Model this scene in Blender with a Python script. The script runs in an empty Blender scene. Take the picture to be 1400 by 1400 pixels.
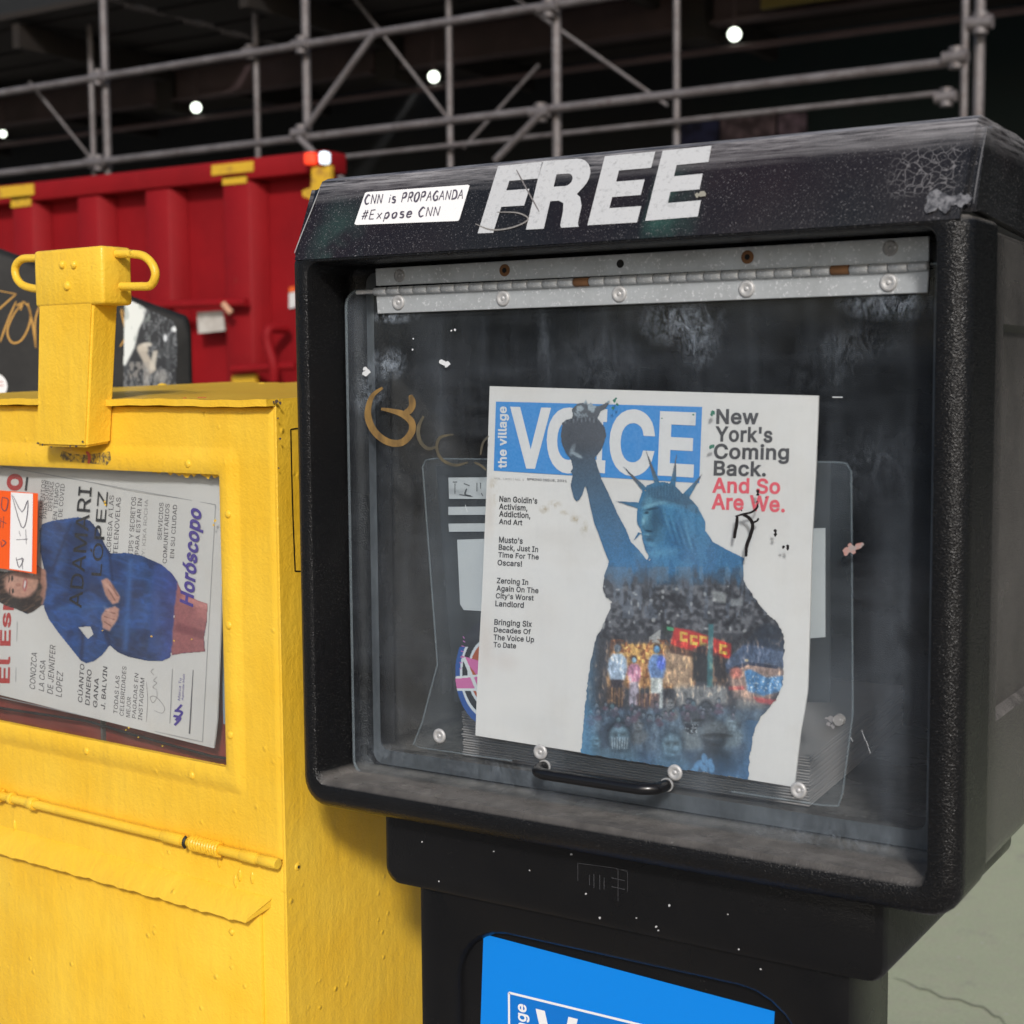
import bpy, bmesh, math, random
import numpy as np
from mathutils import Vector, Matrix
random.seed(7); rng = np.random.default_rng(7)
S = bpy.context.scene; COL = S.collection
# ------------------------------------------------------------------ camera
FPX = 2091.03                                   # focal length in pixels of a 1400 px wide frame
CAM = np.array([.77699, -.91614, 1.10460])
_ya, _pi, _ro = math.radians(32.2818), math.radians(4.98725), math.radians(-.47144)
_d = np.array([-math.sin(_ya)*math.cos(_pi), math.cos(_ya)*math.cos(_pi), -math.sin(_pi)])
_r = np.array([math.cos(_ya), math.sin(_ya), 0]); _u = np.cross(_r, _d)
_c, _s = math.cos(_ro), math.sin(_ro)
CM = np.array([_c*_r+_s*_u, -_s*_r+_c*_u, _d])
cam_d = bpy.data.cameras.new('camera'); cam = bpy.data.objects.new('camera', cam_d); COL.objects.link(cam)
rot = Matrix([list(CM[0]), list(CM[1]), list(-CM[2])]).transposed()
cam.matrix_world = Matrix.Translation(Vector(CAM)) @ rot.to_4x4()
cam_d.sensor_width = 36; cam_d.lens = 36*FPX/1400; cam_d.clip_start = .02; cam_d.clip_end = 400
cam_d.dof.use_dof = True; cam_d.dof.focus_distance = 1.22; cam_d.dof.aperture_fstop = 11
S.camera = cam
# ------------------------------------------------------------------ light
SUN_EL, SUN_AZ, SUN_E, SKY_E, EXPO = 30, 147, 2.7, .10, .0     # azimuth: compass bearing from +Y towards +X
W = bpy.data.worlds.new('World'); S.world = W; W.use_nodes = True
nt = W.node_tree; bg = nt.nodes['Background']
sky = nt.nodes.new('ShaderNodeTexSky'); sky.sky_type = 'NISHITA'; sky.sun_disc = False
sky.sun_elevation = math.radians(SUN_EL); sky.sun_rotation = math.radians(SUN_AZ)
sky.air_density = 1.0; sky.dust_density = 2.5; sky.ozone_density = 1.0
nt.links.new(sky.outputs[0], bg.inputs[0]); bg.inputs[1].default_value = SKY_E
sl = bpy.data.lights.new('sun', 'SUN'); so = bpy.data.objects.new('sun', sl); COL.objects.link(so)
sl.energy = SUN_E; sl.angle = math.radians(6); sl.color = (1, .97, .94)
_az, _el = math.radians(SUN_AZ), math.radians(SUN_EL)
sdir = Vector((math.sin(_az)*math.cos(_el), math.cos(_az)*math.cos(_el), math.sin(_el)))
so.rotation_euler = sdir.to_track_quat('Z', 'Y').to_euler(); so.location = sdir*20
vs = S.view_settings; vs.view_transform = 'Standard'; vs.look = 'None'; vs.exposure = EXPO; vs.gamma = 1; vs.use_curve_mapping = False
S.render.engine = 'CYCLES'; S.cycles.transparent_max_bounces = 16; S.cycles.max_bounces = 8
# ------------------------------------------------------------------ helpers
def ray(px, py): return CM.T @ np.array([(px-700)/FPX, -(py-700)/FPX, 1.0])
class Frame:
    'a place in the world with its own axes; hit() finds where a line of sight meets one of its planes'
    def __init__(s, loc, rz=0.0):
        s.O = np.array(loc, float); s.rz = rz; c, n = math.cos(rz), math.sin(rz)
        s.A = np.array([[c, n, 0], [-n, c, 0], [0, 0, 1]])
    def hit(s, px, py, ax, val):
        c = s.A @ (CAM-s.O); v = s.A @ ray(px, py); return c+v*((val-c[ax])/v[ax])
    def plane(s, y): return lambda px, py, e=0: s.hit(px, py, 1, y-e)
def srgb(*c):
    c = [x/255 for x in c]; return tuple(x/12.92 if x <= .04045 else ((x+.055)/1.055)**2.4 for x in c)
def empty(name, label, cat, loc=(0, 0, 0), rz=0, group=None):
    o = bpy.data.objects.new(name, None); COL.objects.link(o); o.location = loc; o.rotation_euler = (0, 0, rz)
    o.empty_display_size = .1; o['label'] = label; o['category'] = cat
    if group: o['group'] = group
    return o
def link(name, me, mat, parent=None, loc=None, label=None, kind=None):
    o = bpy.data.objects.new(name, me); COL.objects.link(o)
    if mat is not None and not me.materials: me.materials.append(mat)
    if parent is not None: o.parent = parent
    if loc is not None: o.location = loc
    if label: o['label'] = label
    if kind: o['kind'] = kind
    return o
def tomesh(bm, name='m', smooth=40, recalc=True):
    if recalc: bmesh.ops.recalc_face_normals(bm, faces=bm.faces)
    me = bpy.data.meshes.new(name); bm.to_mesh(me); bm.free()
    if smooth:
        for p in me.polygons: p.use_smooth = True
        me.set_sharp_from_angle(angle=math.radians(smooth))
    return me
def finish(name, bm, mat, parent=None, smooth=40, **k): return link(name, tomesh(bm, name, smooth), mat, parent, **k)
def box(bm, x0, y0, z0, x1, y1, z1, bev=0, seg=2):
    g = bmesh.ops.create_cube(bm, size=1)['verts']
    for v in g: v.co = Vector(((x0+x1)/2+v.co.x*(x1-x0), (y0+y1)/2+v.co.y*(y1-y0), (z0+z1)/2+v.co.z*(z1-z0)))
    if bev:
        es = list({e for v in g for e in v.link_edges})
        bmesh.ops.bevel(bm, geom=es, offset=bev, segments=seg, affect='EDGES', profile=.5)
def prism(bm, pts, ax, a, b, bev=0, seg=2):
    'polygon pts extruded along axis ax from a to b'
    def mk(p, t):
        q = list(p); q.insert(ax, t); return bm.verts.new(q)
    A = [mk(p, a) for p in pts]; B = [mk(p, b) for p in pts]; n = len(pts)
    fs = [bm.faces.new(A), bm.faces.new(B[::-1])]+[bm.faces.new((A[i], B[i], B[(i+1) % n], A[(i+1) % n])) for i in range(n)]
    if bev: bmesh.ops.bevel(bm, geom=list({e for f in fs for e in f.edges}), offset=bev, segments=seg, affect='EDGES')
def tube(bm, pts, r, n=12, caps=True, closed=False):
    P = [Vector(p) for p in pts]; rs = r if isinstance(r, (list, tuple)) else [r]*len(P); rings = []; up = None
    for i, p in enumerate(P):
        if closed: t = P[(i+1) % len(P)]-P[i-1]
        else: t = P[min(i+1, len(P)-1)]-P[max(i-1, 0)]
        t.normalize()
        if up is None: up = t.orthogonal().normalized()
        up = (up-t*up.dot(t)).normalized(); w = t.cross(up)
        rings.append([bm.verts.new(p+(up*math.cos(a)+w*math.sin(a))*rs[i]) for a in [2*math.pi*k/n for k in range(n)]])
    m = len(rings)
    for i in range(m if closed else m-1):
        A, B = rings[i], rings[(i+1) % m]
        for k in range(n): bm.faces.new((A[k], A[(k+1) % n], B[(k+1) % n], B[k]))
    if caps and not closed: bm.faces.new(rings[0]); bm.faces.new(rings[-1][::-1])
def rr(x0, z0, x1, z1, r, n=7):
    'rounded rectangle outline, anticlockwise, 4*n points; r may be (bottom, top)'
    out = []; rb, rt = r if isinstance(r, tuple) else (r, r)
    for cx, cz, a0, r in ((x1-rb, z0+rb, -90, rb), (x1-rt, z1-rt, 0, rt), (x0+rt, z1-rt, 90, rt), (x0+rb, z0+rb, 180, rb)):
        for k in range(n):
            a = math.radians(a0+90*k/(n-1)); out.append((cx+r*math.cos(a), cz+r*math.sin(a)))
    return out
def sweep(bm, loops, cap0=True, cap1=True, n=7):
    'loops of (x0,z0,x1,z1,r,y) joined into one skin'
    R = [[bm.verts.new((x, L[5], z)) for x, z in rr(*L[:5], n)] for L in loops]
    for A, B in zip(R, R[1:]):
        for k in range(len(A)): bm.faces.new((A[k], A[(k+1) % len(A)], B[(k+1) % len(A)], B[k]))
    if cap0: bm.faces.new(R[0])
    if cap1: bm.faces.new(R[-1][::-1])
    return R
def dome(bm, c, r, h, ax=1, sgn=-1, n=14, m=5):
    'low dome at c rising along axis ax'
    prev = None; c = Vector(c)
    for j in range(m+1):
        a = math.pi/2*j/m; rad, up = r*math.cos(a), h*math.sin(a)*sgn
        if j == m:
            q = Vector((0, 0, 0)); q[ax] = up; t = bm.verts.new(c+q)
            for k in range(n): bm.faces.new((prev[k], prev[(k+1) % n], t))
            break
        ring = []
        for k in range(n):
            b = 2*math.pi*k/n; q = [rad*math.cos(b), rad*math.sin(b)]; q.insert(ax, up); ring.append(bm.verts.new(c+Vector(q)))
        if prev:
            for k in range(n): bm.faces.new((prev[k], prev[(k+1) % n], ring[(k+1) % n], ring[k]))
        else: bm.faces.new(ring)
        prev = ring
def dense(pts, n=8, closed=False):
    'Catmull-Rom curve through the points'
    P = [np.array(p, float) for p in pts]; m = len(P); out = []
    for i in range(m if closed else m-1):
        if closed: a, b, c, d = P[i-1], P[i], P[(i+1) % m], P[(i+2) % m]
        else: a, b, c, d = P[max(i-1, 0)], P[i], P[i+1], P[min(i+2, m-1)]
        for k in range(n):
            t = k/n; out.append(.5*(2*b+(c-a)*t+(2*a-5*b+4*c-d)*t*t+(3*b-a-3*c+d)*t**3))
    if not closed: out.append(P[-1])
    return out
def quadmap(q, u, v):     # q = TL,TR,BR,BL ; v up
    TL, TR, BR, BL = [np.array(p, float) for p in q]
    return (BL*(1-u)+BR*u)*(1-v)+(TL*(1-u)+TR*u)*v
_tc = {}
_GL = {}
# sans serif letter outlines in thousandths of an em: code point: (advance, loops of x,y pairs)
OUTLINES = {
 33: (196, [[67,160,63,509,132,509,128,160], [98,-4,81,-1,66,9,56,24,52,41,56,58,66,73,81,83,98,86,116,83,130,73,140,58,143,41,140,24,130,9,116,-1]]),
 39: (206, [[78,318,70,509,136,509,128,318]]),
 44: (188, [[38,-119,68,71,137,71,84,-119]]),
 46: (188, [[95,-4,78,-1,63,9,53,24,50,41,53,59,63,73,78,83,95,87,113,83,128,73,138,59,141,41,138,24,128,9,113,-1]]),
 48: (453, [[227,-7,174,1,130,24,95,62,69,113,53,178,48,254,53,330,69,395,95,447,130,484,174,508,227,516,279,508,323,484,358,447,384,395,400,330,405,254,400,178,384,113,359,62,323,24,279,1], [227,50,261,56,290,74,313,103,330,144,340,194,344,254,340,314,330,365,313,405,290,435,261,453,227,460,192,453,163,435,140,405,123,365,113,314,109,254,113,194,123,144,140,103,163,74,192,56]]),
 49: (453, [[76,0,76,55,391,55,391,0], [276,509,276,0,212,0,212,448,209,448,86,358,86,427,198,509]]),
 50: (453, [[64,0,64,47,234,229,261,257,282,282,299,305,311,327,318,348,320,371,317,397,308,419,293,436,273,449,250,457,224,460,196,457,172,447,153,433,139,413,130,390,127,362,66,362,71,405,86,442,111,473,143,496,182,511,225,516,268,511,306,497,337,474,361,445,376,411,381,372,378,345,371,318,357,290,336,259,306,223,267,180,153,60,153,57,389,57,389,0]]),
 58: (188, [[95,-4,78,-1,63,9,53,24,50,41,53,59,63,73,78,83,95,87,113,83,128,73,138,59,141,41,138,24,128,9,113,-1], [95,271,78,274,63,284,53,299,50,316,53,334,63,349,78,359,95,362,113,359,128,349,138,334,141,316,138,299,128,284,113,274]]),
 65: (479, [[16,0,201,509,276,509,463,0,395,0,287,302,276,334,264,372,250,420,232,478,245,478,228,419,213,371,201,333,191,302,85,0], [110,142,110,199,370,199,370,142]]),
 66: (456, [[60,0,60,509,241,509,289,504,329,491,359,469,381,442,394,410,398,374,395,344,387,320,373,301,356,286,336,275,315,267,315,262,339,257,363,245,385,227,402,203,414,173,418,136,413,100,400,67,377,39,344,18,301,4,247,0], [125,57,245,57,296,63,330,80,349,105,355,137,352,161,342,184,327,203,306,218,279,228,248,231,125,231], [125,285,238,285,265,288,288,296,308,309,323,326,333,348,336,372,330,403,313,429,283,446,240,452,125,452]]),
 67: (510, [[267,-7,205,1,150,25,104,63,70,115,48,179,40,254,48,329,70,393,104,445,150,484,205,508,267,516,305,513,340,504,373,490,402,471,427,447,448,418,463,385,473,348,408,348,401,373,389,395,375,413,357,428,337,440,315,449,292,454,267,456,223,450,184,432,150,403,125,364,109,314,103,254,109,194,125,145,151,105,184,76,223,59,267,53,292,55,315,60,337,69,357,81,375,96,389,114,401,136,408,160,473,160,463,124,448,91,428,62,402,38,373,19,341,5,305,-4]]),
 68: (502, [[219,0,96,0,96,57,215,57,272,63,318,81,354,110,379,149,394,198,399,255,394,312,379,361,354,399,320,428,275,446,221,452,93,452,93,509,225,509,294,501,353,478,399,441,433,391,455,329,462,255,455,181,433,119,398,68,351,31,291,8], [125,509,125,0,60,0,60,509]]),
 69: (418, [[60,0,60,509,372,509,372,452,125,452,125,286,355,286,355,229,125,229,125,57,375,57,375,0]]),
 70: (410, [[60,0,60,509,369,509,369,452,125,452,125,278,346,278,346,221,125,221,125,0]]),
 71: (520, [[269,-7,205,1,149,25,104,64,69,116,47,179,40,254,47,329,69,393,103,445,149,484,203,508,265,516,304,513,340,504,374,489,403,469,429,445,449,416,465,384,474,349,408,349,399,372,387,393,373,411,356,427,337,439,315,448,291,454,265,456,222,450,183,432,150,404,125,364,109,314,103,254,109,194,125,145,151,105,184,76,224,59,269,53,309,57,345,71,374,93,396,123,410,160,415,202,434,199,283,199,283,256,478,256,478,200,471,141,451,91,419,50,377,19,326,0]]),
 72: (517, [[60,0,60,509,125,509,125,289,392,289,392,509,457,509,457,0,392,0,392,232,125,232,125,0]]),
 73: (300, [[31,0,31,57,118,57,118,452,31,452,31,509,269,509,269,452,183,452,183,57,269,57,269,0]]),
 74: (396, [[185,-7,124,3,75,33,44,81,33,145,33,173,98,173,98,145,104,104,122,74,149,56,185,50,220,56,248,74,266,104,272,145,272,509,336,509,336,145,326,81,294,33,246,3]]),
 75: (467, [[104,145,104,216,122,239,139,261,157,282,174,303,193,324,212,344,364,509,448,509,231,276,228,276], [60,0,60,509,125,509,125,334,124,225,125,193,125,0], [372,0,188,259,228,309,449,0]]),
 76: (393, [[60,0,60,509,125,509,125,57,361,57,361,0]]),
 77: (628, [[60,0,60,509,152,509,277,187,282,174,287,159,299,123,305,103,311,84,317,65,322,49,307,49,318,83,330,121,336,140,342,158,348,174,352,187,476,509,568,509,568,0,504,0,504,291,504,327,505,347,505,369,506,413,507,457,513,457,505,433,498,409,482,363,474,341,467,322,461,305,456,291,342,0,286,0,170,291,165,304,159,321,145,361,137,384,129,408,121,432,112,457,119,457,120,416,121,372,122,328,122,309,122,291,122,0]]),
 78: (523, [[60,0,60,509,136,509,343,183,352,169,363,151,375,130,388,107,401,82,414,55,405,54,402,81,401,108,400,134,399,157,399,195,399,509,463,509,463,0,387,0,202,290,190,310,177,331,164,354,148,381,108,452,119,454,122,384,123,354,124,328,125,307,125,291,125,0]]),
 79: (533, [[267,-7,205,1,150,25,105,63,70,115,48,179,40,254,48,329,70,393,105,445,150,484,205,508,267,516,329,508,384,484,429,445,464,393,486,329,493,254,486,179,464,115,429,63,384,25,329,1], [267,53,310,59,349,76,383,105,408,144,425,194,430,254,425,314,408,365,383,404,349,433,310,450,267,456,223,450,184,433,151,404,125,364,109,314,103,254,109,194,125,144,151,105,184,76,223,59]]),
 80: (444, [[60,0,60,509,235,509,289,503,332,487,366,462,390,430,404,391,409,348,404,304,390,265,366,233,332,207,289,191,235,186,109,186,109,242,233,242,269,246,297,256,318,272,333,294,342,319,344,348,342,376,333,402,318,423,297,439,268,449,232,452,125,452,125,0]]),
 82: (449, [[60,0,60,509,236,509,290,504,333,489,367,465,390,433,405,395,409,352,405,309,390,271,367,240,333,217,289,203,236,198,96,198,96,255,234,255,269,258,298,267,319,281,334,300,342,324,345,352,342,380,334,405,319,425,298,440,269,449,233,452,125,452,125,0], [353,0,230,229,303,229,428,0]]),
 83: (446, [[224,-9,172,-4,128,9,91,31,64,60,46,96,38,137,104,137,110,110,123,88,142,71,166,59,194,52,224,49,257,52,286,60,311,74,329,92,341,114,346,139,342,161,332,179,316,193,296,205,272,214,245,222,184,239,128,260,86,289,60,326,52,372,58,413,75,448,102,476,138,498,180,511,227,516,275,511,316,498,351,476,377,449,394,415,401,378,337,378,326,412,302,437,267,453,225,459,194,456,167,448,145,435,129,418,118,398,115,376,119,352,131,334,148,319,169,308,191,300,212,293,264,279,287,272,312,264,336,252,359,238,379,220,395,198,405,171,408,139,403,99,386,64,360,34,323,11,278,-4]]),
 84: (448, [[32,452,32,509,417,509,417,452,257,452,257,0,193,0,193,452]]),
 85: (517, [[259,-8,203,-2,154,15,114,43,85,80,66,124,60,173,60,509,124,509,124,178,128,144,141,113,160,87,187,68,220,56,259,52,298,56,331,68,357,87,377,113,389,144,393,178,393,509,457,509,457,173,451,124,433,80,403,43,363,15,315,-2]]),
 86: (479, [[204,0,16,509,84,509,192,206,203,176,215,137,230,89,248,31,235,31,252,90,267,138,279,176,290,206,395,509,463,509,278,0]]),
 87: (686, [[155,0,16,509,82,509,163,196,170,171,175,145,181,120,187,94,192,67,197,40,189,40,194,67,200,94,205,120,211,145,218,171,224,196,306,509,380,509,462,196,468,171,474,145,480,120,486,94,492,67,497,40,488,40,493,67,499,94,504,120,510,145,523,196,603,509,670,509,530,0,455,0,368,323,359,356,351,391,344,431,336,475,350,475,342,433,335,395,327,359,318,323,230,0]]),
 88: (474, [[18,0,217,284,217,236,29,509,104,509,178,400,192,379,204,361,214,345,223,329,233,312,243,292,232,292,243,311,252,329,261,345,272,361,284,379,298,400,374,509,446,509,259,239,259,287,456,0,382,0,292,129,279,149,268,165,259,180,250,195,241,212,230,231,244,231,235,213,225,196,216,181,206,166,195,149,182,129,91,0]]),
 89: (472, [[203,0,203,208,16,509,91,509,192,344,208,318,222,292,236,264,250,230,224,230,237,265,251,293,265,318,280,344,381,509,455,509,268,208,268,0]]),
 90: (438, [[42,0,42,46,273,385,289,408,306,431,323,453,341,476,348,454,317,453,285,452,254,452,223,452,40,452,40,509,397,509,397,462,169,129,152,105,134,81,116,57,97,33,90,54,121,56,152,57,183,57,214,57,399,57,399,0]]),
 97: (389, [[160,-9,126,-5,94,5,68,22,48,45,35,73,30,108,34,138,43,161,58,179,78,193,100,203,125,211,152,216,178,220,209,224,234,227,252,230,265,235,273,243,276,255,276,257,273,279,267,297,256,311,240,322,220,329,196,331,171,329,149,322,132,313,118,301,107,288,100,274,41,291,57,322,79,346,104,364,133,375,163,382,194,384,215,383,239,379,263,372,286,360,306,343,322,320,333,290,337,251,337,0,277,0,277,52,272,52,264,38,252,25,236,12,215,1,190,-6], [170,45,202,49,228,59,248,74,263,93,272,115,276,138,276,190,259,182,246,179,231,176,216,173,200,171,175,168,154,164,134,159,117,150,103,139,95,124,92,105,94,87,102,72,114,61,130,52,149,47]]),
 99: (396, [[207,-8,159,-2,117,16,82,46,56,85,40,133,34,187,40,243,56,291,82,330,117,360,159,378,207,384,234,383,260,377,284,368,305,356,324,341,340,322,353,301,362,277,303,262,298,276,290,289,281,301,270,311,257,319,242,325,226,329,207,330,173,325,145,310,124,287,108,258,99,224,96,187,99,151,108,117,124,89,145,66,173,51,207,46,226,48,243,52,258,58,271,66,282,76,292,89,299,102,304,117,363,102,354,78,341,56,325,37,306,21,285,9,261,-1,235,-6]]),
 100: (424, [[195,-8,151,-2,111,16,79,45,55,84,39,133,34,189,39,245,55,293,79,332,112,361,151,378,196,384,228,381,253,373,272,360,287,346,298,331,306,319,311,319,311,509,372,509,372,0,313,0,313,59,307,59,298,46,287,31,272,17,252,4,227,-5], [205,47,236,51,263,65,284,86,299,115,309,150,312,189,309,229,300,263,284,291,263,312,237,325,205,330,172,325,145,311,124,290,108,261,99,227,96,189,99,151,109,117,124,88,145,66,172,51]]),
 101: (404, [[212,-8,161,-2,117,16,82,46,56,85,40,132,34,187,39,242,55,290,81,329,115,359,157,378,205,384,236,382,266,374,294,361,319,341,341,315,357,282,368,242,371,194,371,169,75,169,75,221,338,221,310,202,307,237,298,269,283,294,263,314,237,326,205,330,173,326,146,313,125,294,109,270,99,241,96,211,96,178,100,139,110,106,128,80,151,61,179,50,212,46,234,48,254,53,271,61,285,73,297,88,306,105,365,91,353,63,335,39,311,19,283,4,249,-5]]),
 102: (253, [[228,379,228,327,6,327,6,379], [81,0,81,432,84,461,96,486,113,505,135,519,161,527,187,530,207,529,222,527,234,524,243,521,227,468,215,472,206,473,195,474,171,470,154,460,145,443,142,419,142,0]]),
 103: (425, [[207,-151,168,-148,134,-140,105,-127,82,-110,64,-91,51,-69,101,-41,110,-53,122,-66,136,-78,154,-88,178,-95,207,-97,249,-92,282,-75,304,-47,311,-6,311,68,306,68,298,56,287,41,272,28,252,16,227,8,195,5,152,10,113,27,80,53,55,90,39,136,34,191,39,246,55,293,80,332,112,361,152,378,196,384,228,382,253,373,273,360,288,346,299,331,308,319,313,319,313,379,372,379,372,-9,367,-54,350,-90,324,-117,291,-136,251,-147], [205,59,237,63,264,75,285,95,300,121,309,154,312,193,309,231,300,264,285,291,264,312,237,325,205,330,172,325,145,312,124,290,109,262,99,229,96,193,99,155,109,123,124,96,145,76,172,63]]),
 104: (410, [[114,227,114,0,53,0,53,509,114,509,114,287,102,287,124,332,152,362,187,379,227,384,264,380,295,369,321,349,341,321,353,285,357,240,357,0,296,0,296,235,290,275,273,304,246,323,210,329,184,326,161,317,141,303,126,283,117,257]]),
 105: (166, [[53,0,53,379,114,379,114,0], [84,443,67,446,54,455,44,468,41,483,44,499,54,512,67,521,84,524,100,521,114,512,123,499,126,483,123,468,114,455,100,446]]),
 107: (380, [[110,137,110,212,121,212,284,379,360,379,184,199,177,199], [53,0,53,509,114,509,114,0], [294,0,148,186,191,229,372,0]]),
 108: (189, [[139,-2,101,3,74,20,58,47,53,84,53,509,114,509,114,99,115,77,120,62,130,54,146,52,160,53,170,54,181,3,162,-1,151,-2]]),
 109: (610, [[53,0,53,379,112,379,112,295,108,295,118,323,132,346,151,363,172,376,195,384,219,386,257,380,287,361,309,331,321,295,312,295,322,321,337,343,357,361,381,375,407,383,437,386,468,383,497,372,522,354,541,328,553,296,557,255,557,0,496,0,496,254,490,289,473,313,447,326,419,330,395,328,374,320,358,307,345,290,338,270,335,247,335,0,274,0,274,260,269,288,253,311,229,326,199,330,178,328,158,320,140,307,126,289,117,266,114,238,114,0]]),
 110: (410, [[114,227,114,0,53,0,53,379,112,379,112,287,102,287,124,332,152,362,187,379,227,384,264,380,295,369,321,349,341,321,353,285,357,240,357,0,296,0,296,235,290,275,273,304,246,323,210,329,184,326,161,317,141,303,126,283,117,257]]),
 111: (415, [[207,-8,159,-2,117,16,82,46,56,85,40,133,34,187,40,243,56,291,82,330,117,360,159,378,207,384,256,378,299,360,333,330,359,291,376,243,381,187,376,133,359,85,333,46,299,16,256,-2], [207,46,242,51,270,66,292,89,307,117,316,151,319,187,316,224,307,258,292,287,270,310,242,325,207,330,173,325,145,310,124,287,108,258,99,224,96,187,99,151,108,117,124,89,145,66,173,51]]),
 112: (424, [[53,-143,53,379,112,379,112,319,118,319,126,331,137,346,152,360,171,373,197,381,229,384,274,378,313,361,345,332,370,293,385,245,390,189,385,133,370,84,346,45,313,16,274,-2,229,-8,198,-5,173,4,153,17,138,31,127,46,118,59,114,59,114,-143], [220,47,253,51,279,66,301,88,316,117,325,151,328,189,325,227,316,261,301,290,280,311,253,325,220,330,188,325,161,312,140,291,125,263,116,229,113,189,116,150,125,115,140,86,162,65,188,51]]),
 114: (259, [[53,0,53,379,112,379,112,321,115,321,130,347,152,367,181,380,213,385,229,384,243,384,243,322,230,324,219,325,207,326,182,323,159,315,140,301,126,284,117,262,114,237,114,0]]),
 115: (365, [[182,-8,145,-5,112,3,84,18,62,38,45,63,36,94,94,107,105,79,124,60,150,49,181,45,217,50,244,62,262,81,268,103,265,121,254,136,237,147,212,155,149,170,104,186,72,208,53,237,47,274,51,305,65,332,87,354,115,370,149,381,187,384,223,381,254,372,279,358,299,339,314,316,324,290,268,277,258,298,243,316,219,328,187,333,156,329,131,317,114,299,109,277,112,258,124,243,144,232,172,223,229,209,275,194,306,171,325,142,331,107,326,75,312,47,290,24,260,6,223,-5]]),
 116: (227, [[204,379,204,327,6,327,6,379], [65,471,126,471,126,98,128,76,136,61,150,53,170,50,185,51,202,54,213,2,203,-1,192,-3,180,-4,168,-4,125,2,92,21,72,52,65,93]]),
 117: (410, [[182,-5,146,-1,115,11,89,31,69,59,57,95,53,139,53,379,114,379,114,144,119,105,137,75,164,56,200,50,226,53,249,62,268,77,283,97,293,122,296,153,296,379,357,379,357,0,298,0,298,92,307,92,286,47,257,17,222,0]]),
 118: (389, [[163,0,17,379,84,379,165,155,177,121,187,87,196,53,206,21,184,21,194,53,203,87,213,121,224,155,305,379,371,379,226,0]]),
 119: (567, [[138,0,23,379,87,379,133,214,143,177,154,137,165,91,175,41,165,41,175,90,186,135,196,176,206,214,252,379,316,379,362,214,371,176,382,136,392,91,402,41,391,41,402,90,413,135,423,176,434,214,480,379,545,379,429,0,368,0,319,172,305,225,297,252,291,280,277,338,291,338,277,280,270,252,263,225,255,198,248,172,199,0]]),
 120: (378, [[21,0,171,218,171,171,29,379,100,379,147,306,164,279,179,253,193,229,207,206,175,206,190,229,202,253,216,279,233,306,282,379,352,379,209,169,209,214,358,0,287,0,231,85,214,112,200,136,187,159,173,182,205,182,191,159,178,136,165,112,148,85,91,0]]),
 121: (389, [[47,-139,61,-86,71,-87,88,-90,104,-89,118,-84,130,-74,141,-58,151,-36,163,-1,17,379,84,379,165,155,177,121,187,87,196,53,206,21,184,21,193,53,202,87,212,121,224,155,305,379,371,379,204,-58,191,-85,177,-107,159,-124,139,-136,117,-143,91,-145,77,-145,65,-143]]),
 124: (230, [[141,673,141,-164,88,-164,88,673]]),
 193: (479, [[16,0,201,509,276,509,463,0,395,0,287,302,276,334,264,372,250,420,232,478,245,478,228,419,213,371,201,333,191,302,85,0], [110,142,110,199,370,199,370,142], [213,558,260,659,329,659,263,558]]),
 211: (533, [[267,-7,205,1,150,25,105,63,70,115,48,179,40,254,48,329,70,393,105,445,150,484,205,508,267,516,329,508,384,484,429,445,464,393,486,329,493,254,486,179,464,115,429,63,384,25,329,1], [267,53,310,59,349,76,383,105,408,144,425,194,430,254,425,314,408,365,383,404,349,433,310,450,267,456,223,450,184,433,151,404,125,364,109,314,103,254,109,194,125,144,151,105,184,76,223,59], [240,558,288,659,356,659,290,558]]),
 218: (517, [[259,-8,203,-2,154,15,114,43,85,80,66,124,60,173,60,509,124,509,124,178,128,144,141,113,160,87,187,68,220,56,259,52,298,56,331,68,357,87,377,113,389,144,393,178,393,509,457,509,457,173,451,124,433,80,403,43,363,15,315,-2], [232,558,280,659,348,659,282,558]]),
 243: (415, [[207,-8,159,-2,117,16,82,46,56,85,40,133,34,187,40,243,56,291,82,330,117,360,159,378,207,384,256,378,299,360,333,330,359,291,376,243,381,187,376,133,359,85,333,46,299,16,256,-2], [207,46,242,51,270,66,292,89,307,117,316,151,319,187,316,224,307,258,292,287,270,310,242,325,207,330,173,325,145,310,124,287,108,258,99,224,96,187,99,151,108,117,124,89,145,66,173,51], [181,429,228,529,297,529,231,429]]),
 32: (187, []),
}
for _k, (_ad, _lo) in OUTLINES.items(): _GL[chr(_k)] = (_ad/1000, [[(p[i]/1000, p[i+1]/1000) for i in range(0, len(p), 2)] for p in _lo])
def grow(lp_, off, sgn):
    'move an outline outwards by off along its mitred normals'
    P = [np.array(p, float) for p in lp_]; Q = []
    for p in P:
        if not Q or np.hypot(*(p-Q[-1])) > .006: Q.append(p)
    if len(Q) > 3 and np.hypot(*(Q[0]-Q[-1])) < .006: Q.pop()
    n = len(Q); out = []
    for i in range(n):
        u, w = Q[i]-Q[i-1], Q[(i+1) % n]-Q[i]; u, w = u/np.hypot(*u), w/np.hypot(*w); nn = np.array([u[1]+w[1], -u[0]-w[0]]); L_ = np.hypot(*nn)
        if L_ < .3: nn = np.array([u[1], -u[0]]); k = 1
        else: nn = nn/L_; k = min(1.8, 2/L_)
        out.append(tuple(Q[i]+nn*off*k*sgn))
    return out
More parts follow.
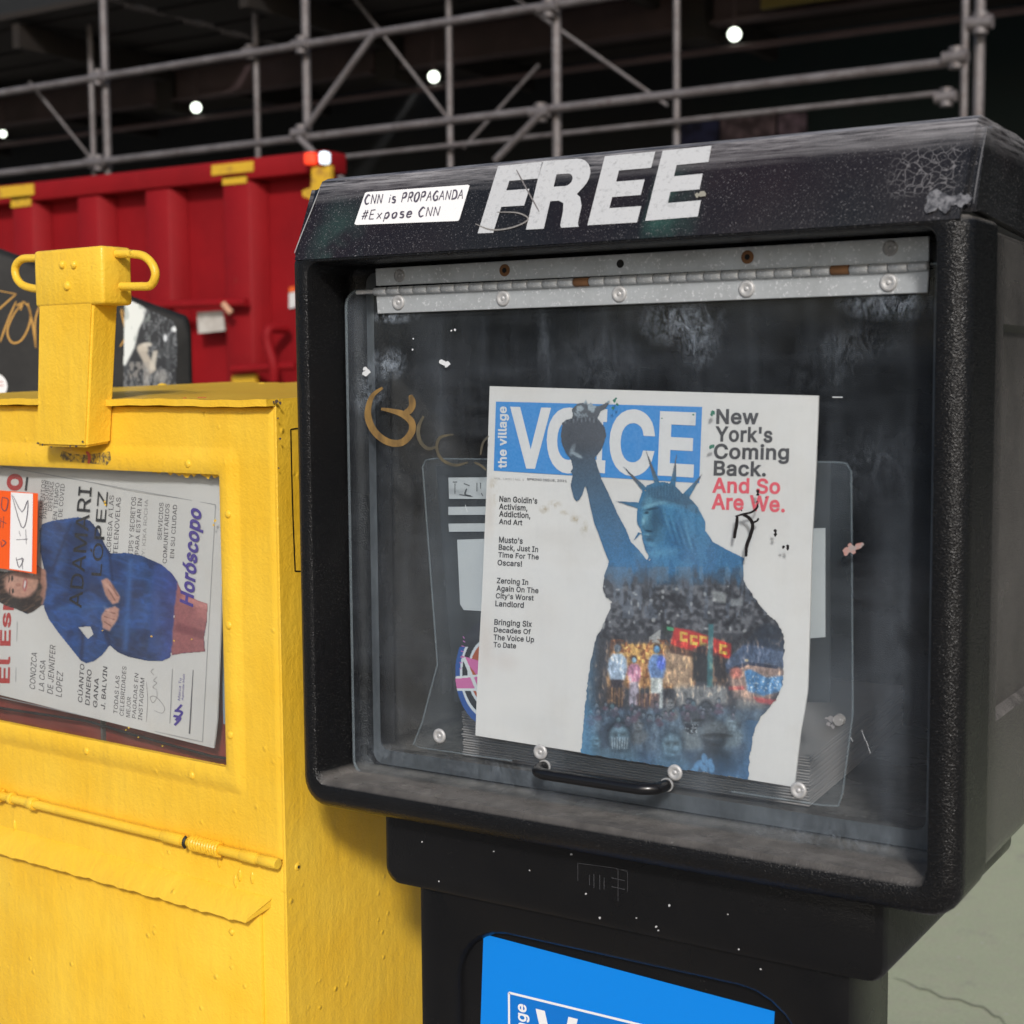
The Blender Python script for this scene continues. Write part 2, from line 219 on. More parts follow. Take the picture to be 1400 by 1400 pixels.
def untangle(l, keep=.03):
    'cut a self-crossing outline at its crossings; tiny twists are dropped, larger loops kept'
    def area(q): return sum(q[i-1][0]*q[i][1]-q[i][0]*q[i-1][1] for i in range(len(q)))/2
    todo, done = [list(l)], []; total = abs(area(l))+1e-9; guard = 0
    while todo:
        q = todo.pop(); n = len(q); hit_ = None; guard += 1
        if guard < 60:
            A = np.array(q); Bn = np.roll(A, -1, 0); r = Bn-A
            for i in range(n):
                d = A-A[i]; den = r[i][0]*r[:, 1]-r[i][1]*r[:, 0]; den = np.where(np.abs(den) < 1e-12, 1e9, den)
                t = (d[:, 0]*r[:, 1]-d[:, 1]*r[:, 0])/den; u = (d[:, 0]*r[i][1]-d[:, 1]*r[i][0])/den
                ok = (t > 1e-6) & (t < 1-1e-6) & (u > 1e-6) & (u < 1-1e-6); ok[:i+2] = False
                if i == 0: ok[-1] = False
                w = np.nonzero(ok)[0]
                if len(w): hit_ = (i, int(w[0]), tuple(A[i]+r[i]*t[w[0]])); break
        if hit_ is None: done.append(q); continue
        i, j, x = hit_; a, b = [x]+q[i+1:j+1], [x]+q[j+1:]+q[:i+1]; todo += [s_ for s_ in (a, b) if len(s_) > 2 and abs(area(s_)) > keep*total]
    return done
for _k in _GL: _GL[_k] = (_GL[_k][0], [m_ for l_ in _GL[_k][1] for m_ in untangle(l_)])
def fill2d(loops, off=0.0):
    cu = bpy.data.curves.new('g', 'CURVE'); cu.dimensions = '2D'; cu.fill_mode = 'BOTH'
    for lp_ in loops:
        sp_ = cu.splines.new('POLY'); sp_.points.add(len(lp_)-1); sp_.use_cyclic_u = True
        for p_, (u_, v_) in zip(sp_.points, lp_): p_.co = (u_, v_, 0, 1)
    o = bpy.data.objects.new('g', cu); COL.objects.link(o); dg = bpy.context.evaluated_depsgraph_get(); dg.update()
    me = bpy.data.meshes.new_from_object(o.evaluated_get(dg)); bpy.data.objects.remove(o)
    V = np.array([v.co[:] for v in me.vertices]); Fc = [tuple(p.vertices) for p in me.polygons]; bpy.data.meshes.remove(me); return V, Fc
_gc = {}
def glyph(ch, off):
    if (ch, off) not in _gc:
        ls = _GL[ch][1]; ar = [sum(l[i-1][0]*l[i][1]-l[i][0]*l[i-1][1] for i in range(len(l)))/2 for l in ls]
        if not ls: _gc[ch, off] = (np.zeros((0, 3)), []); return _gc[ch, off]
        sg = 1 if ar[int(np.argmax(np.abs(ar)))] > 0 else -1
        ls = [max(untangle(grow(l, off, sg)), key=len) for l in ls]; Vs, Fs = [], []; solid = [i for i, a_ in enumerate(ar) if a_*sg > 0]; big = max(solid, key=lambda i: abs(ar[i]))
        for k, i in enumerate(solid):
            V, Fc = fill2d([ls[i]]+([ls[j] for j, a_ in enumerate(ar) if a_*sg <= 0] if i == big else []))
            V[:, 2] = k; b = len(Vs); Vs += list(V); Fs += [tuple(q+b for q in f_) for f_ in Fc]
        _gc[ch, off] = (np.array(Vs), Fs)
    return _gc[ch, off]
def text_mesh(s, off=0.0, shear=0.0):
    key = (s, off, shear)
    if key not in _tc:
        x = 0; Vs, Fs = [], []
        for ch in s:
            V, Fc = glyph(ch, off); b = len(Vs); Vs += [(x+v[0]+shear*v[1], v[1], v[2]) for v in V]; Fs += [tuple(q+b for q in f_) for f_ in Fc]; x += _GL[ch][0]+off*.8
        _tc[key] = (np.array(Vs), Fs)
    return _tc[key]
def raw(name, V, Fc, mat, parent, **k):
    me = bpy.data.meshes.new(name); me.from_pydata([tuple(v) for v in V], [], Fc); me.update(); return link(name, me, mat, parent, **k)
def letter(surf, s, q, mat, parent, off=0.02, e=.0003, shear=0, name='lettering', **k):
    V, Fc = text_mesh(s, off, shear); lo, hi = V.min(0), V.max(0)
    out = [surf(*quadmap(q, (p[0]-lo[0])/(hi[0]-lo[0]), (p[1]-lo[1])/(hi[1]-lo[1])), e+p[2]*4e-5) for p in V]
    return raw(name, out, Fc, mat, parent, **k)
def letters(surf, items, mat, parent, name='lettering', off=.02, e=.0003, shear=0, **k):
    'several lines of one text block as one flat print'
    Vs, Fs = [], []
    for s, q in items:
        V, Fc = text_mesh(s, off, shear); lo, hi = V.min(0), V.max(0); b = len(Vs)
        Vs += [surf(*quadmap(q, (p[0]-lo[0])/(hi[0]-lo[0]), (p[1]-lo[1])/(hi[1]-lo[1])), e+p[2]*4e-5) for p in V]
        Fs += [tuple(i+b for i in f) for f in Fc]
    return raw(name, Vs, Fs, mat, parent, **k)
def qh(x0, yt, x1, yb, sl=.03, lean=0.0):      # upright line of text; sl = fall of the base line, lean = shift of the top
    w = x1-x0; h = yb-yt; return ((x0+lean*h, yt), (x1+lean*h, yt+sl*w), (x1, yb+sl*w), (x0, yb))
def qv(xl, xr, yb, yt, sl=.08):               # text that reads from bottom to top
    d = sl*(yb-yt); e = sl*(xr-xl); return ((xl, yb), (xl+d, yt), (xr+d, yt+e), (xr, yb+e))
def ribbons(surf, strokes, w, mat, parent, name='marks', e=.0003, n=6, taper=.5, **k):
    V, Fc = [], []
    for st in strokes:
        P = dense(st, n) if len(st) > 2 else [np.array(p, float) for p in st]; m = len(P); b = len(V)
        for i, p in enumerate(P):
            t = P[min(i+1, m-1)]-P[max(i-1, 0)]; t = t/(np.hypot(*t)+1e-9); nn = np.array([-t[1], t[0]])
            f = min(1, taper+(1-taper)*min(i, m-1-i)/max(1, m*.2)); ww = w*f*.5
            V += [surf(*(p+nn*ww), e), surf(*(p-nn*ww), e)]
        Fc += [(b+2*i, b+2*i+1, b+2*i+3, b+2*i+2) for i in range(m-1)]
    return raw(name, V, Fc, mat, parent, **k)
def patch(surf, pts, mat, parent, name, e=.0003, **k):
    bm = bmesh.new(); vs = [bm.verts.new(surf(x, y, e)) for x, y in pts]; bm.faces.new(vs)
    bmesh.ops.triangulate(bm, faces=bm.faces[:]); return finish(name, bm, mat, parent, smooth=0, **k)
def blobs(surf, pts, mat, parent, name='marks', e=.0003, **k):
    V, Fc = [], []
    for x, y, r in pts:
        b = len(V); n = 9; ph = random.random()*6; e += 2e-5
        V += [surf(x+r*math.cos(a)*(1+.25*math.sin(3*a+ph)), y+r*math.sin(a)*(1+.3*math.cos(2*a+ph)), e) for a in [2*math.pi*i/n for i in range(n)]]
        Fc.append(tuple(range(b, b+n)))
    if len(pts) > 1 and parent is not None: k['kind'] = 'stuff'
    return raw(name, V, Fc, mat, parent, **k)
# flat print painted point by point on a fine grid (stored as point colours)
def lat(X, Y, s, seed=0):
    g = np.random.default_rng(seed).random((97, 97)); x, y = X/s+1000, Y/s+1000; i, j = np.floor(x).astype(int), np.floor(y).astype(int)
    u, v = x-i, y-j; u, v = u*u*(3-2*u), v*v*(3-2*v); i %= 97; j %= 97; i1, j1 = (i+1) % 97, (j+1) % 97
    return (g[i, j]*(1-u)+g[i1, j]*u)*(1-v)+(g[i, j1]*(1-u)+g[i1, j1]*u)*v
def fbm(X, Y, s, seed=0, o=3): return sum(lat(X, Y, s/2**k, seed+k)/2**k for k in range(o))/sum(1/2**k for k in range(o))
def pip(X, Y, P):
    ins = np.zeros(X.shape, bool); n = len(P)
    for i in range(n):
        (x0, y0), (x1, y1) = P[i], P[(i+1) % n]
        if y0 == y1: continue
        c = ((y0 > Y) != (y1 > Y)) & (X < (x1-x0)*(Y-y0)/(y1-y0)+x0); ins ^= c
    return ins
def blur(a, k):
    for ax in (0, 1):
        for _ in range(2):
            p = np.pad(a, [(k, k) if i == ax else (0, 0) for i in range(a.ndim)], mode='edge')
            c = np.cumsum(p, ax); c = np.insert(c, 0, 0, axis=ax); n = a.shape[ax]
            a = (np.take(c, range(2*k+1, 2*k+1+n), ax)-np.take(c, range(0, n), ax))/(2*k+1)
    return a
class Paint:
    def __init__(s, x0, y0, x1, y1, st, base):
        s.st = st; s.X, s.Y = np.meshgrid(np.arange(x0, x1+st*.5, st), np.arange(y0, y1+st*.5, st), indexing='ij')
        s.C = np.ones(s.X.shape+(3,))*np.array(base, float); s.clip = None
    def mask(s, m, col, a=1.0):
        m = m*a
        if s.clip is not None: m = m*s.clip
        col = np.array(col, float); s.C = s.C*(1-m[..., None])+col*m[..., None]
    def poly(s, P, col, a=1, soft=0):
        m = pip(s.X, s.Y, P).astype(float)
        if soft: m = blur(m, soft)
        s.mask(m, col, a)
    def ell(s, cx, cy, rx, ry, col, a=1, rot=0, soft=.25):
        c, n = math.cos(math.radians(rot)), math.sin(math.radians(rot)); x, y = s.X-cx, s.Y-cy
        d = np.hypot((x*c+y*n)/rx, (-x*n+y*c)/ry); s.mask(np.clip((1+soft-d)/(2*soft), 0, 1), col, a)
    def shade(s, f): s.C = np.clip(s.C*(f[..., None] if f.ndim == 2 else f), 0, 255)
    def build(s, name, surf, keep, mat, parent, e=.0004, **k):
        keep = keep if keep is not None else np.ones(s.X.shape, bool)
        idx = -np.ones(s.X.shape, int); q = keep[:-1, :-1] & keep[1:, :-1] & keep[1:, 1:] & keep[:-1, 1:]
        use = np.zeros_like(keep); use[:-1, :-1] |= q; use[1:, :-1] |= q; use[1:, 1:] |= q; use[:-1, 1:] |= q
        idx[use] = np.arange(use.sum()); xs, ys = s.X[use], s.Y[use]
        V = [surf(a, b, e) for a, b in zip(xs, ys)]
        i, j = np.nonzero(q); Fc = np.stack([idx[i, j], idx[i+1, j], idx[i+1, j+1], idx[i, j+1]], 1).tolist()
        o = raw(name, V, Fc, mat, parent, **k); c = s.C[use]/255
        c = np.where(c <= .04045, c/12.92, ((c+.055)/1.055)**2.4)
        at = o.data.color_attributes.new('print', 'FLOAT_COLOR', 'POINT')
        at.data.foreach_set('color', np.concatenate([c, np.ones((len(c), 1))], 1).astype(np.float32).ravel()); return o
# ------------------------------------------------------------------ materials
class Mat:
    def __init__(s, name):
        s.m = bpy.data.materials.new(name); s.m.use_nodes = True; s.t = s.m.node_tree; s.n = s.t.nodes; s.b = s.n['Principled BSDF']
        s.co = s.n.new('ShaderNodeTexCoord').outputs['Object']; s.out = s.n['Material Output']
    def put(s, sock, v):
        if isinstance(v, bpy.types.NodeSocket): s.t.links.new(v, sock)
        elif v is not None:
            if isinstance(v, (tuple, list)) and len(v) == 3 and sock.type == 'RGBA': v = (*v, 1)
            sock.default_value = v
    def set(s, **k):
        for a, v in k.items(): s.put(s.b.inputs[{'col': 'Base Color', 'rough': 'Roughness', 'metal': 'Metallic', 'spec': 'Specular IOR Level', 'normal': 'Normal', 'em': 'Emission Color', 'ems': 'Emission Strength', 'coat': 'Coat Weight', 'sheen': 'Sheen Weight'}[a]], v)
        return s
    def scale(s, v):
        n = s.n.new('ShaderNodeMapping'); n.inputs['Scale'].default_value = v; s.t.links.new(s.co, n.inputs[0]); return n.outputs[0]
    def noise(s, sc, det=3, rough=.5, co=None, dist=0):
        n = s.n.new('ShaderNodeTexNoise'); n.inputs['Scale'].default_value = sc; n.inputs['Detail'].default_value = det
        n.inputs['Roughness'].default_value = rough; n.inputs['Distortion'].default_value = dist; s.t.links.new(co or s.co, n.inputs['Vector']); return n.outputs['Fac']
    def vor(s, sc, feat='F1', out='Distance', co=None, rnd=1):
        n = s.n.new('ShaderNodeTexVoronoi'); n.feature = feat; n.inputs['Scale'].default_value = sc; n.inputs['Randomness'].default_value = rnd
        s.t.links.new(co or s.co, n.inputs['Vector']); return n.outputs[out]
    def ramp(s, f, a, b, c0=0.0, c1=1.0):
        n = s.n.new('ShaderNodeMapRange'); s.put(n.inputs[0], f)
        for i, v in zip((1, 2, 3, 4), (a, b, c0, c1)): n.inputs[i].default_value = v
        return n.outputs[0]
    def math(s, op, a, b=0.0):
        n = s.n.new('ShaderNodeMath'); n.operation = op; s.put(n.inputs[0], a); s.put(n.inputs[1], b); return n.outputs[0]
    def mix(s, f, a, b):
        n = s.n.new('ShaderNodeMix'); n.data_type = 'RGBA'; s.put(n.inputs[0], f); s.put(n.inputs[6], a); s.put(n.inputs[7], b); return n.outputs[2]
    def sep(s, v=None):
        n = s.n.new('ShaderNodeSeparateXYZ'); s.t.links.new(v or s.co, n.inputs[0]); return n.outputs
    def bump(s, h, st=.3, d=.001, nrm=None):
        n = s.n.new('ShaderNodeBump'); n.inputs['Strength'].default_value = st; n.inputs['Distance'].default_value = d
        s.t.links.new(h, n.inputs['Height'])
        if nrm is not None: s.t.links.new(nrm, n.inputs['Normal'])
        return n.outputs[0]
    def geo(s, k): return s.n.new('ShaderNodeNewGeometry').outputs[k]
def plain(name, col, rough=.6, **k): return Mat(name).set(col=col, rough=rough, **k).m
def printmat(name, rough=.65, spec=.25):
    a = Mat(name); n = a.n.new('ShaderNodeAttribute'); n.attribute_name = 'print'
    a.set(col=n.outputs['Color'], rough=rough, spec=spec); return a.m
def ink(name, col, rough=.7):
    a = Mat(name); g = a.noise(500, 2); a.set(col=a.mix(a.ramp(g, .3, .8, 0, .35), col, tuple(min(1, c+.12) for c in col)), rough=rough, spec=.2); return a.m
def black_plastic(name, grain=.35, dust=.5, base=.013, scuff=.5, lighten=0):
    a = Mat(name)
    g1 = a.noise(950, 2, .6); g2 = a.noise(60, 3)
    v = a.vor(900)
    h = a.math('ADD', a.math('MULTIPLY', g1, .5), a.math('MULTIPLY', v, .6))
    nz = a.sep(a.geo('Normal'))[2]
    # dust that settled on faces that look up, thin film elsewhere
    d = a.math('MULTIPLY', a.ramp(nz, .35, .95), a.ramp(a.noise(38, 4, .65), .25, .75, .35, 1))
    film = a.ramp(a.noise(9, 5, .65), .45, .85, .0, .02)
    d = a.math('ADD', a.math('MULTIPLY', d, dust), film)
    sp = a.ramp(a.vor(240), .05, .12, 1, 0); sp = a.math('MULTIPLY', sp, a.ramp(a.noise(26, 2), .60, .66))
    st = a.noise(22, 5, .75, a.scale((1, 1, 14)))
    sc = a.math('MULTIPLY', a.ramp(st, .66, .74), scuff)
    m = a.math('MAXIMUM', a.math('MAXIMUM', d, a.math('MULTIPLY', sp, .35*scuff)), a.math('MULTIPLY', sc, .12))
    if lighten:
        gl = a.math('MULTIPLY', a.ramp(a.noise(1150, 2, .8), .645, .72), a.ramp(a.noise(11, 4, .7), .35, .65, .12, .60)); m = a.math('MAXIMUM', m, gl)  # pale specks put into the colour for the sparkle of the bezel
        fx = a.math('MULTIPLY', a.ramp(a.sep(a.geo('Normal'))[0], .75, .95), a.math('MULTIPLY', a.ramp(a.sep()[1], .056, .10), a.ramp(a.noise(7, 5, .7), .25, .7, .35, .9)))  # paler tone on faces turned to the right, behind the front frame
        m = a.math('MAXIMUM', m, a.math('MULTIPLY', fx, lighten))
    a.set(col=a.mix(m, (base, base, base*1.12), (.23, .215, .2)), rough=a.ramp(a.noise(14, 4), .2, .8, .17, .34), spec=.30,
          normal=a.bump(h, grain, .0007, a.bump(g2, .12, .0015)))
    return a.m
M_BLK = black_plastic('black moulded plastic', .35, .5, .004)
M_BLKG = black_plastic('black pebbled plastic', .9, 1.0, .004, .9, .5)
M_MATTE = Mat('matte black plastic'); M_MATTE = M_MATTE.set(col=M_MATTE.mix(M_MATTE.ramp(M_MATTE.noise(20, 5, .7), .4, .8, 0, .5), (.012, .012, .012), (.04, .038, .034)), rough=.6, spec=.25, normal=M_MATTE.bump(M_MATTE.noise(600, 2), .2, .001)).m
M_BLKI = black_plastic('black plastic inside', .2, .25, .010, .3)
def yellow_paint():
    a = Mat('thick yellow paint'); n1 = a.noise(90, 3, .6); n2 = a.noise(420, 2); n3 = a.noise(12, 3)
    drip = a.noise(60, 2, .5, a.scale((1, 1, .18)))
    h = a.math('ADD', a.math('ADD', a.math('MULTIPLY', n1, .5), a.math('MULTIPLY', n2, .25)), a.math('MULTIPLY', drip, .8))
    lump = a.math('MULTIPLY', a.ramp(a.vor(75), .0, .22, 1, 0), a.ramp(a.noise(20, 1), .58, .62)); h = a.math('ADD', h, a.math('MULTIPLY', lump, .8))
    c = a.mix(a.ramp(n3, .3, .7), (.81, .475, .028), (.86, .55, .050))
    sp = a.math('MULTIPLY', a.ramp(a.vor(170), .03, .06, 1, 0), a.ramp(a.noise(31, 2), .64, .68))
    c = a.mix(sp, c, (.12, .06, .03))
    grime = a.ramp(a.noise(16, 6, .75, a.scale((1, 1, .25))), .56, .78, 0, .30); c = a.mix(grime, c, (.50, .31, .05))
    a.set(col=c, rough=.33, spec=.35, normal=a.bump(h, .75, .0021)); return a.m
M_YEL = yellow_paint()
def metal(name, col=.55, rough=.42, stain=.5, tint=(1, 1, 1)):
    a = Mat(name); s = a.noise(45, 5, .7); f = a.noise(400, 2, .6)
    c = a.mix(a.ramp(s, .35, .75, 0, stain), tuple(col*t for t in tint), tuple(col*.45*t for t in tint))
    c = a.mix(a.math('MULTIPLY', a.ramp(f, .60, .68), .6), c, (.75, .76, .78))
    a.set(col=c, rough=a.ramp(s, .3, .7, rough, rough+.2), metal=.35, normal=a.bump(f, .12, .0006)); return a.m
M_ALU = metal('weathered aluminium', .50, .38, .45, (.95, 1, 1.03))
M_SCR = metal('worn screw steel', .5, .4, .4)
M_DSCR = metal('dark screw steel', .3, .45, .5)
M_RUST = plain('rust', (.16, .075, .03), .85)
M_DARK = plain('dark hole', (.006, .006, .006), .9)
def clear(name, haze=.03, tint=(.62, .7, .78), spots=.5, edge=False, patches=()):
    a = Mat(name); n = a.n
    x, y, z = a.sep()
    tr = n.new('ShaderNodeBsdfTransparent'); tr.inputs[0].default_value = (.93, .95, .96, 1)
    gl = n.new('ShaderNodeBsdfGlossy'); gl.inputs['Roughness'].default_value = .06; gl.inputs[0].default_value = (1, 1, 1, 1)
    fr = n.new('ShaderNodeFresnel'); fr.inputs[0].default_value = 1.5
    m1 = n.new('ShaderNodeMixShader'); a.put(m1.inputs[0], a.math('MULTIPLY', a.math('MULTIPLY', fr.outputs[0], .7), a.math('SUBTRACT', 1.0, a.geo('Backfacing')))); a.t.links.new(tr.outputs[0], m1.inputs[1]); a.t.links.new(gl.outputs[0], m1.inputs[2])
    df = n.new('ShaderNodeBsdfDiffuse'); df.inputs[0].default_value = (*tint, 1)
    # grime: broad smears, downward streaks, fine specks
    broad = a.ramp(a.noise(6, 5, .65), .40, .78)
    streak = a.ramp(a.noise(34, 4, .7, a.scale((1, 1, .10))), .45, .85)
    hz = a.ramp(a.noise(40, 5, .75, a.scale((.12, 1, 1))), .5, .85)
    f = a.math('ADD', a.math('MULTIPLY', broad, .050*spots), a.math('ADD', a.math('MULTIPLY', streak, .045*spots), a.math('MULTIPLY', hz, .03*spots)))
    speck = a.math('MULTIPLY', a.ramp(a.vor(420), .05, .14, 1, 0), a.ramp(a.noise(24, 3), .58, .70)); f = a.math('ADD', f, a.math('MULTIPLY', speck, .30*spots))
    rag = a.ramp(a.noise(70, 6, .85, a.scale((1.4, 1, .7)), 1.2), .47, .56); fine = a.ramp(a.noise(500, 2, .7), .35, .7, .35, 1)
    for cx, cz, sx, sz, am in patches:
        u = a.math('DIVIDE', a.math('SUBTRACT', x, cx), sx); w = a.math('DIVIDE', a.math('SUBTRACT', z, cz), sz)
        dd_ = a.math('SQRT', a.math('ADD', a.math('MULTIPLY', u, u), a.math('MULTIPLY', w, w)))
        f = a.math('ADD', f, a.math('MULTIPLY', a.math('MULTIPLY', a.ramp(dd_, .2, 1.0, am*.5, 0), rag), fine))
    f = a.math('ADD', f, haze); f = a.math('MINIMUM', f, .9)
    if edge: f = a.math('ADD', f, edge)
    m2 = n.new('ShaderNodeMixShader'); a.put(m2.inputs[0], f); a.t.links.new(m1.outputs[0], m2.inputs[1]); a.t.links.new(df.outputs[0], m2.inputs[2])
    a.t.links.new(m2.outputs[0], a.out.inputs[0]); a.n.remove(a.b); return a.m
_sm = []  # dirty marks, plus sky reflections painted as blue patches below the hinge
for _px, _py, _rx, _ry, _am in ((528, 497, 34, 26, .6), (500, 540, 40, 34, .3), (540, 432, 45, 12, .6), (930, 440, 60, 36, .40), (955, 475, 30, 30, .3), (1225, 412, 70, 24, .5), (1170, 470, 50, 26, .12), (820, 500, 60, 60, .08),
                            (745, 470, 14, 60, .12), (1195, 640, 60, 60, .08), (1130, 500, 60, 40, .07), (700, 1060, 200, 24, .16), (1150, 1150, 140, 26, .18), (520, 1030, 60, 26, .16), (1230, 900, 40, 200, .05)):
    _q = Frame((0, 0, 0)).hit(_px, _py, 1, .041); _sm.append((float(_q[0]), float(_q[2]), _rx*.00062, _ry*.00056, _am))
M_GLASS = clear('scratched clear plastic', .004, (.56, .64, .75), spots=.8, patches=_sm)  # bluish haze tint put in for the soft reflections on the door
M_POCKET = clear('clear pocket plastic', .035, spots=.6)
M_PANE = clear('yellow box window pane', .012, (.7, .68, .62), .45)
M_EDGE = clear('clear plastic edge', .10, (.6, .68, .72), .5)
def paper(name, col=(.72, .70, .68), soil=.3, patches=()):
    a = Mat(name); f = a.noise(700, 2, .6); st = a.noise(14, 5, .65); x, y, z = a.sep(); ragp = a.ramp(a.noise(110, 6, .8), .44, .60)
    c = a.mix(a.ramp(f, .3, .7, 0, .25), col, tuple(x*.86 for x in col)); c = a.mix(a.ramp(st, .5, .85, 0, soil), c, (.56, .49, .42))
    for cx, cz, sx, sz, am, tint in patches:
        u = a.math('DIVIDE', a.math('SUBTRACT', x, cx), sx); w = a.math('DIVIDE', a.math('SUBTRACT', z, cz), sz)
        dd_ = a.math('SQRT', a.math('ADD', a.math('MULTIPLY', u, u), a.math('MULTIPLY', w, w)))
        c = a.mix(a.math('MULTIPLY', a.ramp(dd_, .2, 1.0, am, 0), ragp if am > .4 else 1.0), c, tint)
    a.set(col=c, rough=.85, spec=.15, normal=a.bump(a.noise(30, 4, .6), .25, .002)); return a.m
_ps = []
for _px, _py, _rx, _ry, _am, _t in ((742, 697, 9, 7, .8, (.36, .27, .14)), (757, 690, 12, 7, .8, (.40, .31, .18)), (772, 701, 16, 5, .6, (.46, .38, .26)), (786, 710, 10, 8, .8, (.40, .31, .18)), (797, 722, 7, 14, .7, (.38, .30, .16)), (674, 672, 9, 24, .7, (.46, .37, .24)), (668, 700, 12, 50, .35, (.58, .48, .40)),
                               (664, 880, 16, 60, .38, (.60, .50, .44)), (690, 905, 26, 18, .32, (.62, .52, .47)), (760, 735, 60, 22, .25, (.58, .52, .46)), (860, 660, 50, 12, .2, (.6, .55, .5)), (745, 840, 40, 40, .2, (.6, .54, .5)), (720, 985, 60, 24, .22, (.55, .54, .53))):
    _q = Frame((0, 0, 0)).hit(_px, _py, 1, .049); _ps.append((float(_q[0]), float(_q[2]), _rx*.00062, _ry*.00056, _am, _t))
M_PAPER = paper('newsprint', (.73, .70, .675), .4, _ps); M_PAPER2 = paper('creased newsprint', (.66, .625, .59), .5)
M_WHITE = paper('white sticker', (.80, .80, .80), .05)
M_PRINT = printmat('printed picture'); M_PRINTG = printmat('glossy printed picture', .4, .4)
K_BLUE = ink('blue ink', srgb(62, 138, 205)); K_WHT = ink('blank paper in blue', (.70, .68, .67)); K_GRY = ink('dark grey ink', srgb(78, 76, 78))
K_BLK = ink('black ink', srgb(48, 46, 48)); K_RED = ink('red ink', srgb(226, 92, 104)); K_LGT = ink('pale ink', srgb(150, 145, 142))
# ================================================================== black plastic dispenser
Z = .77; HW, HH = .52, .43                      # underside of the head, its width and the height of its front frame
B = Frame((0, 0, 0)); DY = .045                 # DY: depth of the door in its frame
disp = empty('newspaper_dispenser', 'black moulded plastic newspaper dispenser with FREE on its hood and a clear door', 'newspaper box')
def L(x0, z0, x1, z1, r, y): return (x0, Z+z0, x1, Z+z1, r, y)
bm = bmesh.new()
ix0, iz0, ix1, iz1 = .0145, .0215, .4985, .4232
bev = []
for k in range(6):
    a = math.pi/2*k/5; t = .011*(1-math.cos(a)); bev.append(L(t-.004, t-.002, HW-t, HH-t*.3, (.022-t*.4, .006), .012-.012*math.sin(a)))
loops = [L(.010, .006, HW-.012, HH-.012, (.02, .006), .42), L(.004, .004, HW-.006, HH-.012, (.02, .006), .41), L(.002, .003, HW-.004, HH-.004, (.02, .006), .067), L(.0, .002, HW-.003, HH-.003, (.02, .006), .062),
         L(-.004, -.002, HW, HH, (.024, .006), .058)]+bev
loops += [L(.0105, .0165, HW-.017, HH-.005, (.015, .006), .0), L(ix0-.001, iz0-.003, ix1+.001, iz1+.001, .010, .0012), L(ix0, iz0, ix1, iz1, .009, .004),
          L(ix0+.001, iz0-.002, ix1-.001, iz1, .009, DY+.002)]+[L(ix0+.001+.011*(1-math.cos(a_)), iz0-.002+.004*(1-math.cos(a_)), ix1-.001-.006*(1-math.cos(a_)), iz1-.004*(1-math.cos(a_)), .009, DY+.002+.011*math.sin(a_)) for a_ in (.3, .6, .9, 1.2, 1.5707)]+[L(ix0+.0195, iz0+.014, ix1-.017, iz1-.012, .008, DY+.0135),
          L(ix0+.021, iz0+.012, ix1-.019, iz1-.012, .008, DY+.03), L(ix0+.004, iz0+.004, ix1-.004, iz1-.004, .02, DY+.034), L(ix0+.012, iz0+.004, ix1-.012, iz1-.004, .03, .395)]
R = sweep(bm, loops)
# recessed panel on each side of the head
bm.normal_update(); bm.faces.ensure_lookup_table()
side = [f for f in bm.faces if f.calc_area() > .08 and abs(f.normal.x) > .9 and (abs(f.calc_center_median().x-(HW-.005)) < .012 or abs(f.calc_center_median().x-.005) < .012) and abs(f.calc_center_median().y-.24) < .03]
for f in side:
    r_ = bmesh.ops.inset_individual(bm, faces=[f], thickness=.025, depth=0); my = sum(v.co.y for v in f.verts)/4; mz = sum(v.co.z for v in f.verts)/4
    for v in f.verts:
        if v.co.y < my: v.co.x += (.091-v.co.y)*(-.006/.343 if v.co.x > .2 else .004/.343)*.0; v.co.y = .091
        v.co.z = Z+(.107 if v.co.z < mz else .367)
    r2 = bmesh.ops.inset_individual(bm, faces=[f], thickness=.006, depth=-.007)
head = finish('head', bm, M_BLKG, disp, smooth=35)
bm = bmesh.new()
o1 = (ix0+.0125, Z+iz0+.0025, ix1-.0075, Z+iz1-.0045); i1 = (ix0+.0195, Z+iz0+.0145, ix1-.0175, Z+iz1-.0125)
Ra = [bm.verts.new((x, DY+.0124, z)) for x, z in rr(*o1, .009)]; Rb = [bm.verts.new((x, DY+.0126, z)) for x, z in rr(*i1, .008)]
for k in range(len(Ra)): bm.faces.new((Ra[k], Ra[(k+1) % len(Ra)], Rb[(k+1) % len(Ra)], Rb[k]))
a = Mat('dusty door stop'); dn = a.noise(30, 5, .75, a.scale((1, 1, .4)))
finish('door_stop', bm, a.set(col=a.mix(a.ramp(dn, .3, .7), (.03, .033, .038), (.095, .105, .115)), rough=.6).m, disp)
